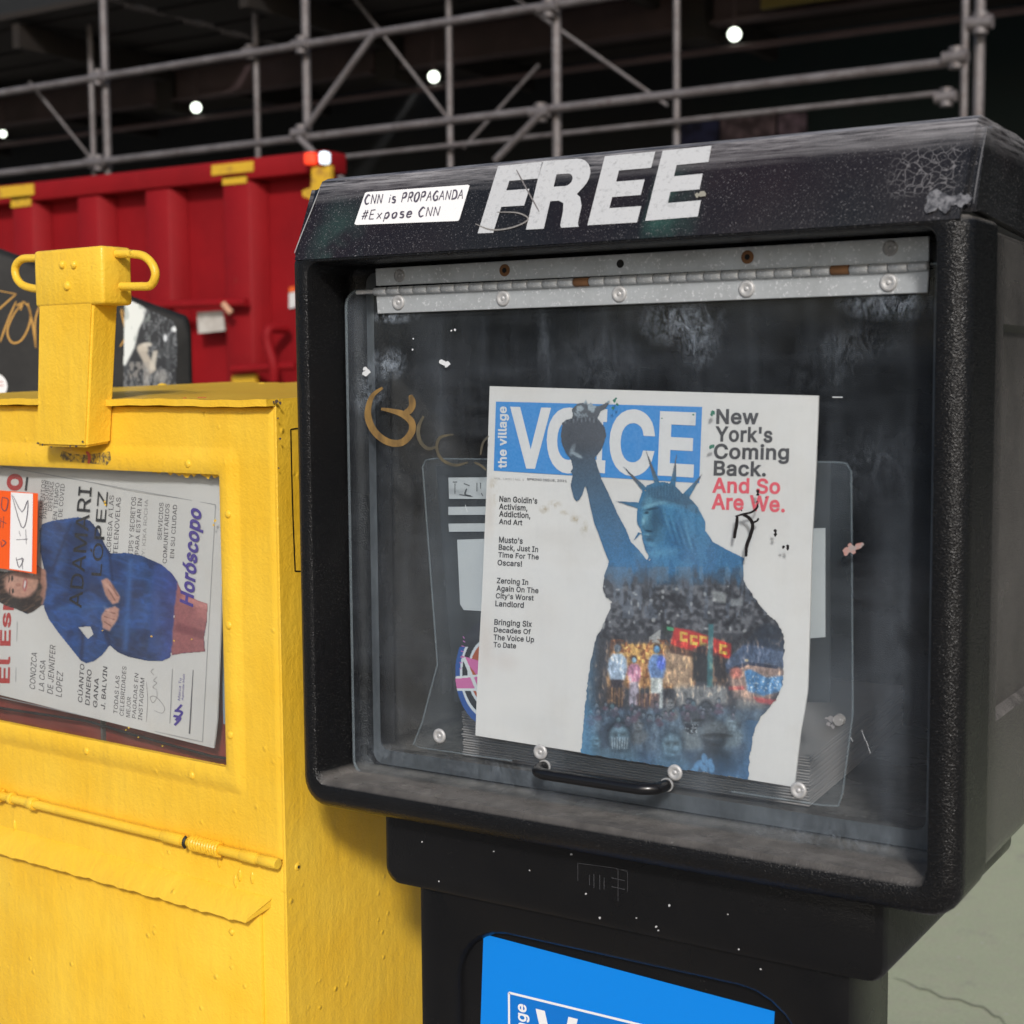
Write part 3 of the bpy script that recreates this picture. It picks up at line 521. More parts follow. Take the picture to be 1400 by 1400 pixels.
# hood with its sloping front
bm = bmesh.new()
prof = [(-.0006, Z+HH-.0035), (.0015, Z+HH+.004), (.030, Z+.483), (.0345, Z+.4895), (.042, Z+.4925), (.12, Z+.4905), (.40, Z+.476), (.42, Z+.46), (.42, Z+HH-.011), (.36, Z+HH-.012)]
prism(bm, prof, 0, -.004, HW); es = [e for e in bm.edges if (abs(e.verts[0].co.x-e.verts[1].co.x) < 1e-6)]
bmesh.ops.bevel(bm, geom=es, offset=.007, segments=4, affect='EDGES')
def hood_mat():
    a = Mat('weathered black hood'); x, y, z = a.sep(); base = (.006, .006, .007)
    g1 = a.noise(1000, 2, .6); v = a.vor(620)
    h = a.math('ADD', a.math('MULTIPLY', g1, .8), v)
    # bleached scuffs running along the ridge
    top = a.ramp(z, Z+.470, Z+.491); st = a.noise(16, 6, .75, a.scale((1, 1, 22)))
    sc = a.math('MULTIPLY', top, a.ramp(st, .38, .62, .05, 1.0))
    sp = a.math('MULTIPLY', a.ramp(a.vor(330), .06, .2, 1, 0), a.ramp(a.noise(16, 4, .7), .42, .70, .05, .8))
    speck = a.math('MULTIPLY', a.ramp(a.noise(900, 2, .7), .63, .70), a.ramp(a.noise(8, 3), .3, .6, .2, .8))
    vn = a.n.new('ShaderNodeTexNoise'); vn.inputs['Scale'].default_value = 60; a.t.links.new(a.co, vn.inputs['Vector']); va = a.n.new('ShaderNodeVectorMath'); va.operation = 'MULTIPLY_ADD'; a.t.links.new(vn.outputs['Color'], va.inputs[0]); va.inputs[1].default_value = (.012, .012, .012); a.t.links.new(a.co, va.inputs[2]); warp = va.outputs[0]
    # cracked clear coat near the right end
    cr = a.ramp(a.vor(170, 'DISTANCE_TO_EDGE', co=warp), .0, .05, 1, 0)
    area = a.math('MULTIPLY', a.math('MULTIPLY', a.ramp(x, .462, .474), a.ramp(x, .512, .505)), a.math('MULTIPLY', a.ramp(z, Z+.440, Z+.446), a.ramp(z, Z+.480, Z+.470)))
    cr = a.math('MULTIPLY', a.math('MULTIPLY', cr, area), .45)
    m = a.math('MAXIMUM', a.math('MAXIMUM', sc, a.math('MULTIPLY', sp, .5)), a.math('MAXIMUM', cr, speck))
    gr = a.math('MULTIPLY', a.math('MAXIMUM', a.math('MULTIPLY', a.ramp(x, .298, .310), a.ramp(x, .345, .315)), a.math('MULTIPLY', a.ramp(x, .01, .03), a.ramp(x, .07, .04))), a.math('MULTIPLY', a.ramp(a.noise(30, 3), .4, .6), a.ramp(z, Z+.480, Z+.455)))
    c = a.mix(a.math('MULTIPLY', gr, .6), base, (.03, .10, .08)); rd = a.ramp(a.noise(7, 2), .5, .7, 0, .5); c = a.mix(rd, c, (.018, .008, .010))
    a.set(col=a.mix(m, c, (.34, .33, .34)), rough=a.ramp(a.noise(12, 4), .3, .7, .28, .46), spec=.5, normal=a.bump(h, .3, .0006)); return a.m
for v in bm.verts:
    if v.co.y > .05: v.co.x += (-.0035-.008*(v.co.y-.05)/.37) if v.co.x > .26 else (.004+.006*(v.co.y-.05)/.37)
finish('hood', bm, hood_mat(), disp, smooth=30)
# the sloping face of the hood as a drawing surface
_p0 = np.array([0, .0015, Z+HH+.004]); _p1 = np.array([0, .030, Z+.483]); _t = (_p1-_p0)/np.linalg.norm(_p1-_p0); _n = np.array([0, -_t[2], _t[1]])
def hoodface(px, py, e=0):
    v = ray(px, py); q = _p0+_n*e; return CAM+v*(np.dot(_n, q-CAM)/np.dot(_n, v))
# FREE: slanted heavy capitals
def capital(ch):
    if ch == 'F': return [[(0, 0), (.36, 0), (.36, .38), (.88, .38), (.88, .62), (.36, .62), (.36, .76), (1, .76), (1, 1), (0, 1)]]
    if ch == 'E': return [[(0, 0), (1, 0), (1, .23), (.36, .23), (.36, .39), (.93, .39), (.93, .61), (.36, .61), (.36, .77), (1, .77), (1, 1), (0, 1)]]
    arc = lambda cx, cy, rx, ry, a, b, n=8: [(cx+rx*math.cos(math.radians(a+(b-a)*k/n)), cy+ry*math.sin(math.radians(a+(b-a)*k/n))) for k in range(n+1)]
    outer = [(0, 0), (.34, 0), (.34, .40), (.50, .40)]+[(.60, .36), (.63, .25), (.64, .04), (.67, 0), (1, 0), (.97, .06), (.965, .30), (.90, .43), (.82, .48)]+arc(.66, .74, .33, .26, -42, 90)+[(0, 1)]
    hole = [(.34, .61), (.34, .79)]+arc(.56, .70, .11, .09, 90, -90)
    return [outer, hole]
M_FREE = (lambda a: a.set(col=a.mix(a.ramp(a.noise(260, 4, .7), .54, .78, 0, .5), (.50, .51, .52), (.06, .06, .065)), rough=.55, normal=a.bump(a.noise(900, 2), .2, .001)).m)(Mat('sprayed white stencil'))
for ch, q in (('F', ((681, 227), (738, 221), (700, 317), (653, 319))), ('R', ((741, 220.5), (813, 215), (791, 310), (719, 314))), ('E', ((827, 213.5), (896, 207), (871, 304), (803, 308))), ('E', ((906, 206), (973, 199), (954, 296), (882, 302)))):
    if ch == 'F': q = ((681, 227), (743, 221), (712, 317), (653, 319))
    V_, F_c = fill2d(capital(ch))
    raw('lettering', [hoodface(*quadmap(q, v[0], v[1]), .0004) for v in V_], F_c, M_FREE, disp)
ribbons(hoodface, [((706, 232), (722, 262), (737, 289))], 2, ink('scratch grey', (.16, .15, .15)), disp, 'scratch', e=.0007)
ribbons(hoodface, [((650, 306), (672, 314), (700, 311), (722, 300), (708, 291), (680, 290))], 2, ink('scratch light', (.20, .19, .18)), disp, 'scratch', e=.0007)
ribbons(hoodface, [((402.5, 346), (412, 321), (425, 289), (437.5, 257))], 1.3, ink('painted highlight', (.30, .30, .30)), disp, 'edge_highlight', e=.0006, taper=.6)  # highlight of the left hood edge, drawn as a thin pale line
ribbons(hoodface, [((1349, 172), (1343, 205), (1336, 245), (1331, 278))], 2.0, ink('painted highlight dull', (.10, .10, .105)), disp, 'edge_highlight', e=.0006, taper=.4)  # highlight of the right hood edge, drawn as a grey line
# silver patch where the lacquer peeled, at the right end of the hood
blobs(hoodface, [(1278, 273, 13), (1272, 283, 9), (1290, 277, 12), (1303, 274, 9), (1313, 274, 8), (1322, 272, 6)], (lambda a: a.set(col=a.mix(a.ramp(a.noise(260, 4, .7), .4, .6), (.20, .20, .21), (.05, .05, .055)), rough=.35).m)(Mat('peeled grey lacquer')), disp, 'lacquer_patch', e=.0006)
blobs(hoodface, [(960, 265, 5), (953, 267, 3)], ink('pale scrape', (.25, .24, .2)), disp, 'scrape', e=.0008)
# handwritten white sticker
stk = empty('sticker', 'white handwritten sticker reading CNN is PROPAGANDA on the black hood left of FREE', 'sticker', (.0, .0, 0))
bm = bmesh.new(); P_ = [(502, 262.5), (640, 252.5), (642, 254), (628, 300), (626, 302), (487, 307.5), (484.5, 306), (499, 264)]
vs_ = [bm.verts.new(hoodface(x, y, .0004)) for x, y in P_]; vb_ = [bm.verts.new(hoodface(x, y, -.0002)) for x, y in P_]
bm.faces.new(vs_); [bm.faces.new((vs_[i], vb_[i], vb_[(i+1) % 8], vs_[(i+1) % 8])) for i in range(8)]
finish('backing', bm, M_WHITE, stk, smooth=0)
def hand(s, x, y, h, w, sl, lean=.28):
    'pen strokes of simple capitals and small letters'
    G = {'C': [[(.9, .85), (.5, 1), (.1, .6), (.1, .3), (.4, 0), (.9, .1)]], 'N': [[(.1, 0), (.1, 1)], [(.1, 1), (.85, 0)], [(.85, 0), (.9, 1)]], 'i': [[(.4, 0), (.45, .6)], [(.46, .8), (.47, .86)]], 's': [[(.8, .6), (.3, .62), (.3, .38), (.75, .3), (.7, 0), (.15, .03)]],
         'P': [[(.1, 0), (.15, 1)], [(.1, .95), (.7, 1), (.8, .7), (.6, .5), (.15, .45)]], 'R': [[(.1, 0), (.15, 1)], [(.1, .95), (.7, 1), (.8, .72), (.6, .5), (.15, .5)], [(.4, .5), (.9, 0)]], 'O': [[(.5, 1), (.1, .7), (.15, .1), (.55, 0), (.9, .4), (.8, .9), (.5, 1)]],
         'A': [[(0, 0), (.5, 1)], [(.5, 1), (.95, 0)], [(.15, .4), (.8, .4)]], 'G': [[(.9, .85), (.5, 1), (.1, .6), (.1, .3), (.4, 0), (.9, .1), (.9, .45)], [(.5, .45), (.95, .45)]], 'D': [[(.1, 0), (.15, 1)], [(.0, 1), (.6, .95), (.9, .6), (.8, .15), (.0, 0)]],
         '#': [[(.2, 0), (.45, 1)], [(.6, 0), (.8, 1)], [(0, .35), (.95, .38)], [(.1, .68), (1, .72)]], 'E': [[(.85, 1), (.15, .97)], [(.15, 1), (.1, 0)], [(.1, 0), (.85, 0)], [(.1, .5), (.7, .52)]], 'x': [[(.1, .6), (.8, 0)], [(.8, .62), (.1, 0)]],
         'p': [[(.2, .6), (.1, -.35)], [(.15, .5), (.6, .62), (.8, .3), (.5, 0), (.15, .1)]], 'o': [[(.5, .6), (.15, .4), (.3, 0), (.75, .1), (.8, .5), (.5, .6)]], 'e': [[(.15, .3), (.8, .35), (.6, .62), (.2, .5), (.15, .1), (.5, 0), (.85, .1)]]}
    out = []; k = 0
    for ch in s:
        for st in G.get(ch, []): out.append([(x+(k+u*.8+lean*(v-.5))*w, y+sl*(k+u)*w-v*h) for u, v in st])
        k += .62 if ch in 'i ' else 1
    return out
K_PEN = ink('grey felt pen', (.07, .06, .09))
ribbons(hoodface, hand('CNN is PROPAGANDA', 499, 279, 12.5, 8.6, -.055), 2.3, K_PEN, stk, 'handwriting', e=.0008, n=4)
ribbons(hoodface, hand('#Expose CNN', 495, 300, 12.5, 10.2, -.05), 2.3, K_PEN, stk, 'handwriting', e=.0008, n=4)
# collar and pedestal
cb = B.hit(540, 1211, 1, .03)[2]
bm = bmesh.new(); cx0, cx1 = .0555, .4635
sweep(bm, [(cx0+.01, cb+.004, cx1-.01, Z+.012, .012, .36), (cx0, cb, cx1, Z+.012, .014, .35), (cx0, cb, cx1, Z+.012, .014, .037), (cx0+.002, cb+.002, cx1-.002, Z+.012, .013, .032), (cx0+.006, cb+.006, cx1-.006, Z+.010, .010, .030)])
finish('collar', bm, M_BLK, disp)
bm = bmesh.new(); px0, px1, py = .0835, .4385, .037
sweep(bm, [(px0+.005, .10, px1-.005, cb+.02, .014, .122), (px0, .10, px1, cb+.02, .016, .114), (px0, .10, px1, cb+.02, .016, py+.008), (px0+.002, .102, px1-.002, cb+.02, .015, py+.002), (px0+.007, .107, px1-.007, cb+.02, .012, py),
           (px0+.030, .14, px1-.030, cb-.020, .050, py), (px0+.033, .143, px1-.033, cb-.023, .048, py+.002), (px0+.036, .146, px1-.036, cb-.026, .046, py+.009)])
finish('pedestal', bm, M_BLK, disp)
bm = bmesh.new(); sweep(bm, [(.02, .0, .50, .11, .012, .42), (.0, .0, .52, .115, .016, .40), (.0, .0, .52, .115, .016, -.01), (.01, .0, .51, .105, .012, -.02)]); finish('foot', bm, M_BLK, disp)
# embossed maker's plate, just legible, on the collar
cf = B.plane(.030)
emb = ink('embossed lines', (.045, .045, .05))
ribbons(cf, [((790, 1180), (842, 1187)), ((790, 1180), (790, 1204)), ((842, 1187), (858, 1192)), ((858, 1192), (858, 1220)), ((845, 1189), (845, 1232)), ((842, 1188), (858, 1190))], 1.2, emb, disp, 'embossing', e=.0004)
ribbons(cf, [((806, 1196), (806, 1210)), ((812, 1195), (812, 1214)), ((820, 1196), (820, 1216)), ((826, 1200), (826, 1216)), ((836, 1200), (854, 1204)), ((836, 1212), (854, 1216))], 1.6, emb, disp, 'embossing', e=.0004)
# scattered specks of paint
M_SPK = plain('pale paint specks', (.5, .5, .5), .6)
blobs(cf, [(rng.uniform(560, 1180), 0, rng.uniform(.5, 1.4)) for _ in range(0)] or [(781, 1168, 1.6), (577, 1151, 1), (675, 1164, 1), (900, 1272, 1.2), (915, 1238, 1.6), (724, 1190, 1), (801, 1222, 1.4), (897, 1267, 1.5), (600, 1205, 1), (1040, 1325, 1.3), (820, 1255, 1.5), (1010, 1298, 1.2), (870, 1255, 1), (995, 1250, 1)], M_SPK, disp, 'paint_speck', e=.0004)
# blue poster on the pedestal
pw = B.plane(py+.009)
post = empty('poster', 'bright blue poster for the paper stuck on the pedestal of the dispenser', 'poster')
pTL, pTR = pw(661, 1277, .0006), pw(1059, 1383, .0006); pBL = pw(657, 1399, .0006); bx = pBL+(pBL-pTL)*2.2; bxr = pTR+(bx-pTL)
M_PBLUE = plain('glossy blue poster print', srgb(0, 128, 222), .35, spec=.4)
bm = bmesh.new(); bm.faces.new([bm.verts.new(p) for p in (pTL, pTR, bxr, bx)])
g = bmesh.ops.extrude_face_region(bm, geom=bm.faces[:]); bmesh.ops.translate(bm, vec=(0, .0004, 0), verts=[v for v in g['geom'] if isinstance(v, bmesh.types.BMVert)])
finish('sheet', bm, M_PBLUE, post, smooth=0)
sb = B.plane(py+.0084)
KW = plain('white poster print', (.8, .8, .8), .4); KPB = plain('deep blue poster print', srgb(0, 112, 200), .35)
# masthead of the poster: a thin frame with the words inside, sized in metres on the sheet
def pf(u, v, e=0):          # u across, v down, in units of the masthead width
    o = sb(696, 1357, .0002); ex = sb(1020, 1437, .0002)-o; w = np.linalg.norm(ex); return o+np.array([1, 0, -.0])*u*.185+np.array([0, 0, -1])*v*.185+np.array([0, -e, 0])
def psurf(x, y, e=0): return pf(x/100, y/100, e)
patch(psurf, [(0, 0), (100, 0), (100, 38), (0, 38)], KPB, post, 'masthead_block', e=.0001)
ribbons(psurf, [((0, 0), (100, 0)), ((100, 0), (100, 38)), ((100, 38), (0, 38)), ((0, 38), (0, 0))], 1, KW, post, 'border_line', e=.0003, taper=1)
letter(psurf, 'the village', ((3, 36), (3, 3.5), (10, 3.5), (10, 36)), KW, post, off=.02)
for ch, a_, b_ in (('V', 13, 33), ('O', 33, 54), ('I', 56, 62), ('C', 64, 82), ('E', 84, 98)): letter(psurf, ch, ((a_, 4), (b_, 4), (b_, 35), (a_, 35)), KW, post, off=.02)
# ------------------------------------------------------------------ door
door = disp                                       # pieces of the door are parts of the dispenser
dz0, dz1, dx0, dx1 = Z+.017, Z+.3925, .017, .4965
g_ = B.hit(485, 700, 1, DY)
bm = bmesh.new()
zb = B.hit(1263, 1184, 1, DY)[2]; dx0 = B.hit(482, 800, 1, DY)[0]
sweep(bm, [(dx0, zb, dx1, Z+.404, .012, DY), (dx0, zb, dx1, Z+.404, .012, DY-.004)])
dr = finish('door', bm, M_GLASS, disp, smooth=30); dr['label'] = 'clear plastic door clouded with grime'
bm = bmesh.new()                                  # its cut edge catches the light
tube(bm, [(x, DY-.002, z) for x, z in rr(dx0, zb, dx1, Z+.404, .012)], .0011, 6, closed=True)
e_ = finish('door_edge', bm, M_EDGE, dr)
DF = B.plane(DY-.0041)                            # outer face of the door
def leaf(name, q, y, th, mat):
    bm = bmesh.new(); P = B.plane(y); a = [bm.verts.new(P(*p)) for p in q]; b = [bm.verts.new(P(*p)+np.array([0, th, 0])) for p in q]
    bm.faces.new(a); bm.faces.new(b[::-1]); [bm.faces.new((a[i], b[i], b[(i+1) % 4], a[(i+1) % 4])) for i in range(4)]
    bmesh.ops.bevel(bm, geom=bm.edges[:], offset=.0004, segments=1, affect='EDGES'); return finish(name, bm, mat, disp, smooth=30)
HY = DY-.0065
leaf('hinge_leaf', ((513, 367), (1270, 322.5), (1270, 358), (514, 391)), HY, .002, M_ALU)
leaf('hinge_leaf', ((514, 402), (1270, 366), (1268, 400), (516, 429)), HY, .002, M_ALU)
# barrel: a row of knuckles round one pin
ha, hb = B.hit(488, 400.5, 1, HY-.001), B.hit(1270, 363, 1, HY-.001); hz = (ha[2]+hb[2])/2; ha[2] = hb[2] = hz
bm = bmesh.new(); tube(bm, [ha, hb], .0016, 8); finish('hinge_pin', bm, M_SCR, disp)
n_k = 34; kx0 = B.hit(512, 399, 1, HY-.001)[0]; kw = (hb[0]-kx0)/n_k
bm = bmesh.new(); tube(bm, [(0, 0, 0), (.0006, 0, 0), (kw-.0011, 0, 0), (kw-.0005, 0, 0)], [.0026, .0031, .0031, .0026], 14); km = tomesh(bm, 'knuckle', 50); km.materials.append(M_ALU)
for k in range(n_k):
    o = link('knuckle', km if k not in (29, 14) else km.copy(), None, disp, loc=(kx0+kw*k, HY-.001, hz))
    if k in (29, 14): o.data.materials[0] = M_RUST; o['label'] = 'rusty knuckle'
def rivet_mesh(mat, r, h=.0016):
    bm = bmesh.new(); n = 18; rings = []
    for rad, yy in ((r, 0), (r, -h*.5), (r*.86, -h), (r*.62, -h*1.02), (r*.5, -h*.75), (r*.30, -h*.55), (r*.22, -h*.95), (r*.1, -h*1.0)):
        rings.append([bm.verts.new((rad*math.cos(2*math.pi*k/n), yy, rad*math.sin(2*math.pi*k/n))) for k in range(n)])
    for A, C_ in zip(rings, rings[1:]):
        for k in range(n): bm.faces.new((A[k], A[(k+1) % n], C_[(k+1) % n], C_[k]))
    bm.faces.new(rings[-1]); me = tomesh(bm, 'screw', 50); me.materials.append(mat); return me
RV, RD, RR = rivet_mesh(M_SCR, .0058), rivet_mesh(M_DSCR, .0050, .0008), rivet_mesh(M_RUST, .0045, .0006)
for x, y, m_ in ((546, 377, RD), (690, 369.5, RR), (848, 360.5, None), (1022, 351.5, RR), (1217, 339.5, RD)):
    p = B.hit(x, y, 1, HY)
    if m_ is None:
        bm = bmesh.new(); dome(bm, (0, 0, 0), .003, .0002); link('screw_hole', tomesh(bm), M_DARK, disp, loc=tuple(p))
    else:
        link('screw', m_, None, disp, loc=tuple(p))
        if m_ is RR:
            bm = bmesh.new(); dome(bm, (0, -.0006, 0), .0019, .0003); link('screw_slot', tomesh(bm), M_DARK, disp, loc=tuple(p))
for x, y in ((545, 413.5), (688, 408), (847, 402), (1021, 395), (1215, 386.5)): link('screw', RV, None, disp, loc=tuple(B.hit(x, y, 1, HY)))
for x, y in ((601, 1006), (739, 1028), (923, 1056), (1092, 1080.5)): link('rivet', RV, None, disp, loc=tuple(B.hit(x, y, 1, DY-.0042)), label=None)
# handle
h0, h1 = B.hit(731, 1051, 1, DY-.012), B.hit(905, 1077, 1, DY-.012); h0 += (.004, 0, .001); y1 = DY-.004
zz = (h0[2]+h1[2])/2; dzz = 0
bm = bmesh.new(); pts = [(h0[0], y1+.002, zz), (h0[0], y1-.006, zz), (h0[0]+.002, y1-.014, zz), (h0[0]+.009, y1-.019, zz), (h0[0]+.02, y1-.020, zz), (h1[0]-.02, y1-.020, zz), (h1[0]-.009, y1-.019, zz), (h1[0]-.002, y1-.014, zz), (h1[0], y1-.006, zz), (h1[0], y1+.002, zz)]
tube(bm, dense(pts, 4), .0042, 14); finish('handle', bm, plain('glossy black rubber', (.006, .006, .007), .25), disp)
for xx in (h0[0], h1[0]):
    bm = bmesh.new(); tube(bm, [(xx, y1-.0012, zz), (xx, y1+.0002, zz)], .0050, 18); finish('washer', bm, M_SCR, disp)
# marks on the door
K_GOLD = (lambda a: a.set(col=a.mix(a.ramp(a.noise(120, 4, .7, a.scale((1, 1, .4))), .3, .7), (.30, .18, .055), (.12, .075, .03)), rough=.5).m)(Mat('gold marker'))
gf = DF
ribbons(gf, [((523, 530), (508, 543), (503, 568), (512, 590), (530, 604), (549, 605), (562, 592), (563, 578), (552, 567), (537, 562), (521, 559))], 9.5, K_GOLD, disp, 'graffiti', e=.0004, taper=.35)
ribbons(gf, [((561, 540), (564, 552), (560, 561), (551, 566))], 9, K_GOLD, disp, 'graffiti', e=.0006)
K_GOLD2 = (lambda a: a.set(col=a.mix(a.ramp(a.noise(90, 3), .3, .7), (.12, .10, .06), (.045, .045, .04)), rough=.5).m)(Mat('worn gold marker'))
ribbons(gf, [((579, 569), (572, 585), (574, 602), (584, 613), (596, 611))], 5, K_GOLD2, disp, 'graffiti', e=.0006)
ribbons(gf, [((620, 594), (602, 598), (597, 612), (604, 628), (622, 636), (640, 632))], 4, K_GOLD2, disp, 'graffiti', e=.0008)
ribbons(gf, [((668, 596), (660, 606), (657, 622)), ((648, 632), (657, 636), (665, 643))], 3, K_GOLD2, disp, 'graffiti', e=.0004, kind='stuff')
K_CHALK = ink('white smear', (.62, .64, .66)); K_BLUEW = (lambda a: a.set(col=a.mix(a.ramp(a.noise(150, 4, .7), .4, .6), (.18, .23, .29), (.05, .07, .09)), rough=.7).m)(Mat('bluish smear'))
blobs(gf, [(606, 496, 4), (611, 498, 4), (603, 494, 3), (499, 504, 3), (502, 509, 4), (499, 511, 3.5), (617, 452, 1.2), (622, 451, 1.5), (565, 463, 1), (564, 478, 1.2)], K_CHALK, disp, 'smear')
ribbons(gf, [((1138, 543), (1152, 543))], 2.4, K_CHALK, disp, 'scratch')
ribbons(gf, [((1184, 1012), (1190, 1030)), ((1178, 998), (1183, 1012)), ((1163, 1008), (1166, 1014)), ((636, 690), (639, 700))], 1, K_CHALK, disp, 'scratch', e=.0005, kind='stuff')
# black drips over the front page
K_DRIP = plain('black lacquer drip', (.012, .010, .010), .25)
ribbons(gf, [((1008, 706), (1007, 718), (1005, 728), (1004, 736))], 4.5, K_DRIP, disp, 'drip', e=.0004, taper=.8)
ribbons(gf, [((1016, 704), (1024, 708), (1029, 718), (1026, 732), (1021, 746), (1020, 761))], 5, K_DRIP, disp, 'drip', e=.0006, taper=.7)
ribbons(gf, [((1005, 706), (1016, 703), (1028, 700), (1035, 694), (1036, 688)), ((1028, 715), (1035, 712), (1037, 708))], 3, K_DRIP, disp, 'drip', e=.0005)
blobs(gf, [(1036, 672, 2.4), (1036, 676, 2.2), (1047, 680, 1.2), (1035, 686, 1.2), (1060, 726, 2.4), (1060, 731, 2.4), (1071, 748, 2.2), (1077, 747, 2.2), (1077, 750, 2.2), (1014, 698, 1)], K_DRIP, disp, 'drip', e=.0004)
K_GRN = ink('green fleck', (.03, .14, .10))
blobs(gf, [(975, 564, 3), (973, 567, 2), (972, 611, 3), (975, 610, 2.2), (840, 548, 2.2), (844, 553, 2), (838, 558, 2), (842, 545, 1.5), (948, 567, 1.5), (905, 572, 1)], K_GRN, disp, 'fleck', e=.0004)
blobs(gf, [(1157, 754, 5), (1165, 751, 6), (1173, 747, 5), (1162, 746, 3), (1178, 744, 3)], (lambda a: a.set(col=a.mix(a.ramp(a.noise(200, 3), .4, .6), (.42, .20, .17), (.30, .26, .25)), rough=.7).m)(Mat('torn pink sticker')), disp, 'sticker_scrap', e=.0004)
# latch bolt at the right of the door
p = B.hit(1148, 984, 1, DY-.004); bm = bmesh.new(); tube(bm, [(p[0], p[1], p[2]), (p[0], p[1]-.003, p[2])], [.0042, .0036], 16); finish('bolt', bm, M_DSCR, disp)
blobs(gf, [(1136, 983, 4), (1133, 990, 3), (1139, 993, 3), (1130, 982, 2)], ink('grey smear', (.2, .2, .21)), disp, 'smear', e=.0005)
# ------------------------------------------------------------------ display pocket behind the page, bent along its foot
PY = DY+.012
bm = bmesh.new(); PP = B.plane(PY); PQ = B.plane(DY+.0095)
top = [(578, 640), (582, 629), (592, 627), (860, 629), (1148, 632), (1158, 634), (1164, 645)]
V1 = [bm.verts.new(PP(x, y)) for x, y in top]; V2 = [bm.verts.new(PP(x, y)) for x, y in ((598, 908), (760, 920), (900, 935), (1040, 950), (1166, 975))]
V3 = [bm.verts.new(PQ(x, y)) for x, y in ((577, 988), (720, 1008), (850, 1030), (1000, 1055), (1152, 1085))]
V4 = [bm.verts.new(PQ(x, y)) for x, y in ((565, 1018), (715, 1041), (850, 1062), (1000, 1087), (1146, 1102))]
bm.faces.new(V1+V2[::-1])
for A_, B_ in ((V2, V3), (V3, V4)):
    for k in range(4): bm.faces.new((A_[k], A_[k+1], B_[k+1], B_[k]))
finish('display_pocket', bm, M_POCKET, disp, smooth=0)
for ln in ([(577, 640), (582, 629), (592, 627), (700, 628)], [(578, 640), (598, 908)], [(1100, 631), (1148, 632), (1158, 634), (1164, 645), (1165, 800), (1166, 975)]):
    bm = bmesh.new(); tube(bm, [PP(x, y) for x, y in ln], .0007, 6); finish('pocket_edge', bm, M_EDGE, disp)
for ln in ([(598, 908), (577, 988), (565, 1018), (575, 1022), (700, 1040)], [(1166, 975), (1152, 1085), (1146, 1102), (1125, 1101), (1000, 1082)]):
    bm = bmesh.new(); tube(bm, [PQ(x, y) for x, y in ln], .0007, 6); finish('pocket_edge', bm, M_EDGE, disp)
# ------------------------------------------------------------------ the front page on show
GY = DY+.004
news = empty('newspaper', 'newspaper front page with blue VOICE masthead and a statue, shown behind the clear door', 'newspaper')
def page(px, py, e=0):
    q = B.hit(px, py, 1, GY); u = (q[0]-.13)/.26; v = (q[2]-Z-.04)/.28
    b = .0016*math.sin(u*3.1)*math.sin(v*2.6+.4)+.0035*max(0, u-.86)**2*20+.0008*math.sin(v*9+u*3); return B.hit(px, py, 1, GY-e+.0+b)
def sheet(name, rows, surf, mat, parent, th=.0016, nu=24):
    'paper slab: rows = list of (left px, right px) points from top to bottom'
    bm = bmesh.new(); A = []
    for l, r_ in rows: A.append([bm.verts.new(surf(l[0]+(r_[0]-l[0])*k/nu, l[1]+(r_[1]-l[1])*k/nu, 0)) for k in range(nu+1)])
    for i in range(len(A)-1):
        for k in range(nu): bm.faces.new((A[i][k], A[i][k+1], A[i+1][k+1], A[i+1][k]))
    g = bmesh.ops.extrude_face_region(bm, geom=bm.faces[:]); bmesh.ops.translate(bm, vec=(0, th, 0), verts=[v for v in g['geom'] if isinstance(v, bmesh.types.BMVert)])
    return finish(name, bm, mat, parent, smooth=60)
lp = lambda pts, n: [(np.interp(k/n, *zip(*[(t, x) for t, x, y in pts])), np.interp(k/n, *zip(*[(t, y) for t, x, y in pts]))) for k in range(n+1)]
le = lp([(0, 669.5, 528), (.3, 665, 670), (.6, 659, 812), (.85, 652.5, 931), (1, 650, 1005.5)], 20)
re_ = lp([(0, 1119, 541), (.02, 1119, 549), (.2, 1115, 650), (.38, 1110, 742), (.52, 1108, 822), (.66, 1106, 890), (.76, 1104, 950), (.86, 1094, 1005), (1, 1086, 1076)], 20)
sheet('page', list(zip(le, re_)), page, M_PAPER, news)
patch(page, [(678, 549), (820, 552.5), (960, 556.3), (956, 660.5), (815, 652), (675, 643.5)], K_BLUE, news, 'masthead_block', e=.0003)
letter(page, 'the village', ((680.5, 640), (680.5, 555.5), (696, 556), (696, 640.5)), K_WHT, news, off=.025, e=.0006)
for ch, q, o_ in (('V', ((697.5, 556), (753.5, 557.5), (753, 641.5), (697.5, 640)), .028), ('O', ((748, 556), (809, 558), (805, 649), (747, 646)), .03), ('I', ((813, 559), (830.5, 559.5), (827, 647), (810, 646)), .028), ('C', ((834, 558.5), (897.5, 560.5), (893, 652.5), (832.5, 649.5)), .03), ('E', ((902.5, 562), (952, 564), (948, 653), (899, 650)), .028)):
    letter(page, ch, q, K_WHT, news, off=o_, e=.0006)
letters(page, [('New', qh(979, 559, 1037, 580, .012, .03)), ("York's", qh(977.5, 582.5, 1056, 604, .02, .03)), ('Coming', qh(975.5, 606, 1078.5, 633, .015, .03)), ('Back.', qh(975.5, 629.5, 1047, 650.5, .02, .03))], K_GRY, news, 'headline', off=.025)
letters(page, [('And So', qh(973.5, 652.5, 1066.5, 674, .02, .03)), ('Are We.', qh(972.5, 674.5, 1073, 696.5, .045, .03))], K_RED, news, 'headline', off=.025)
sm = []
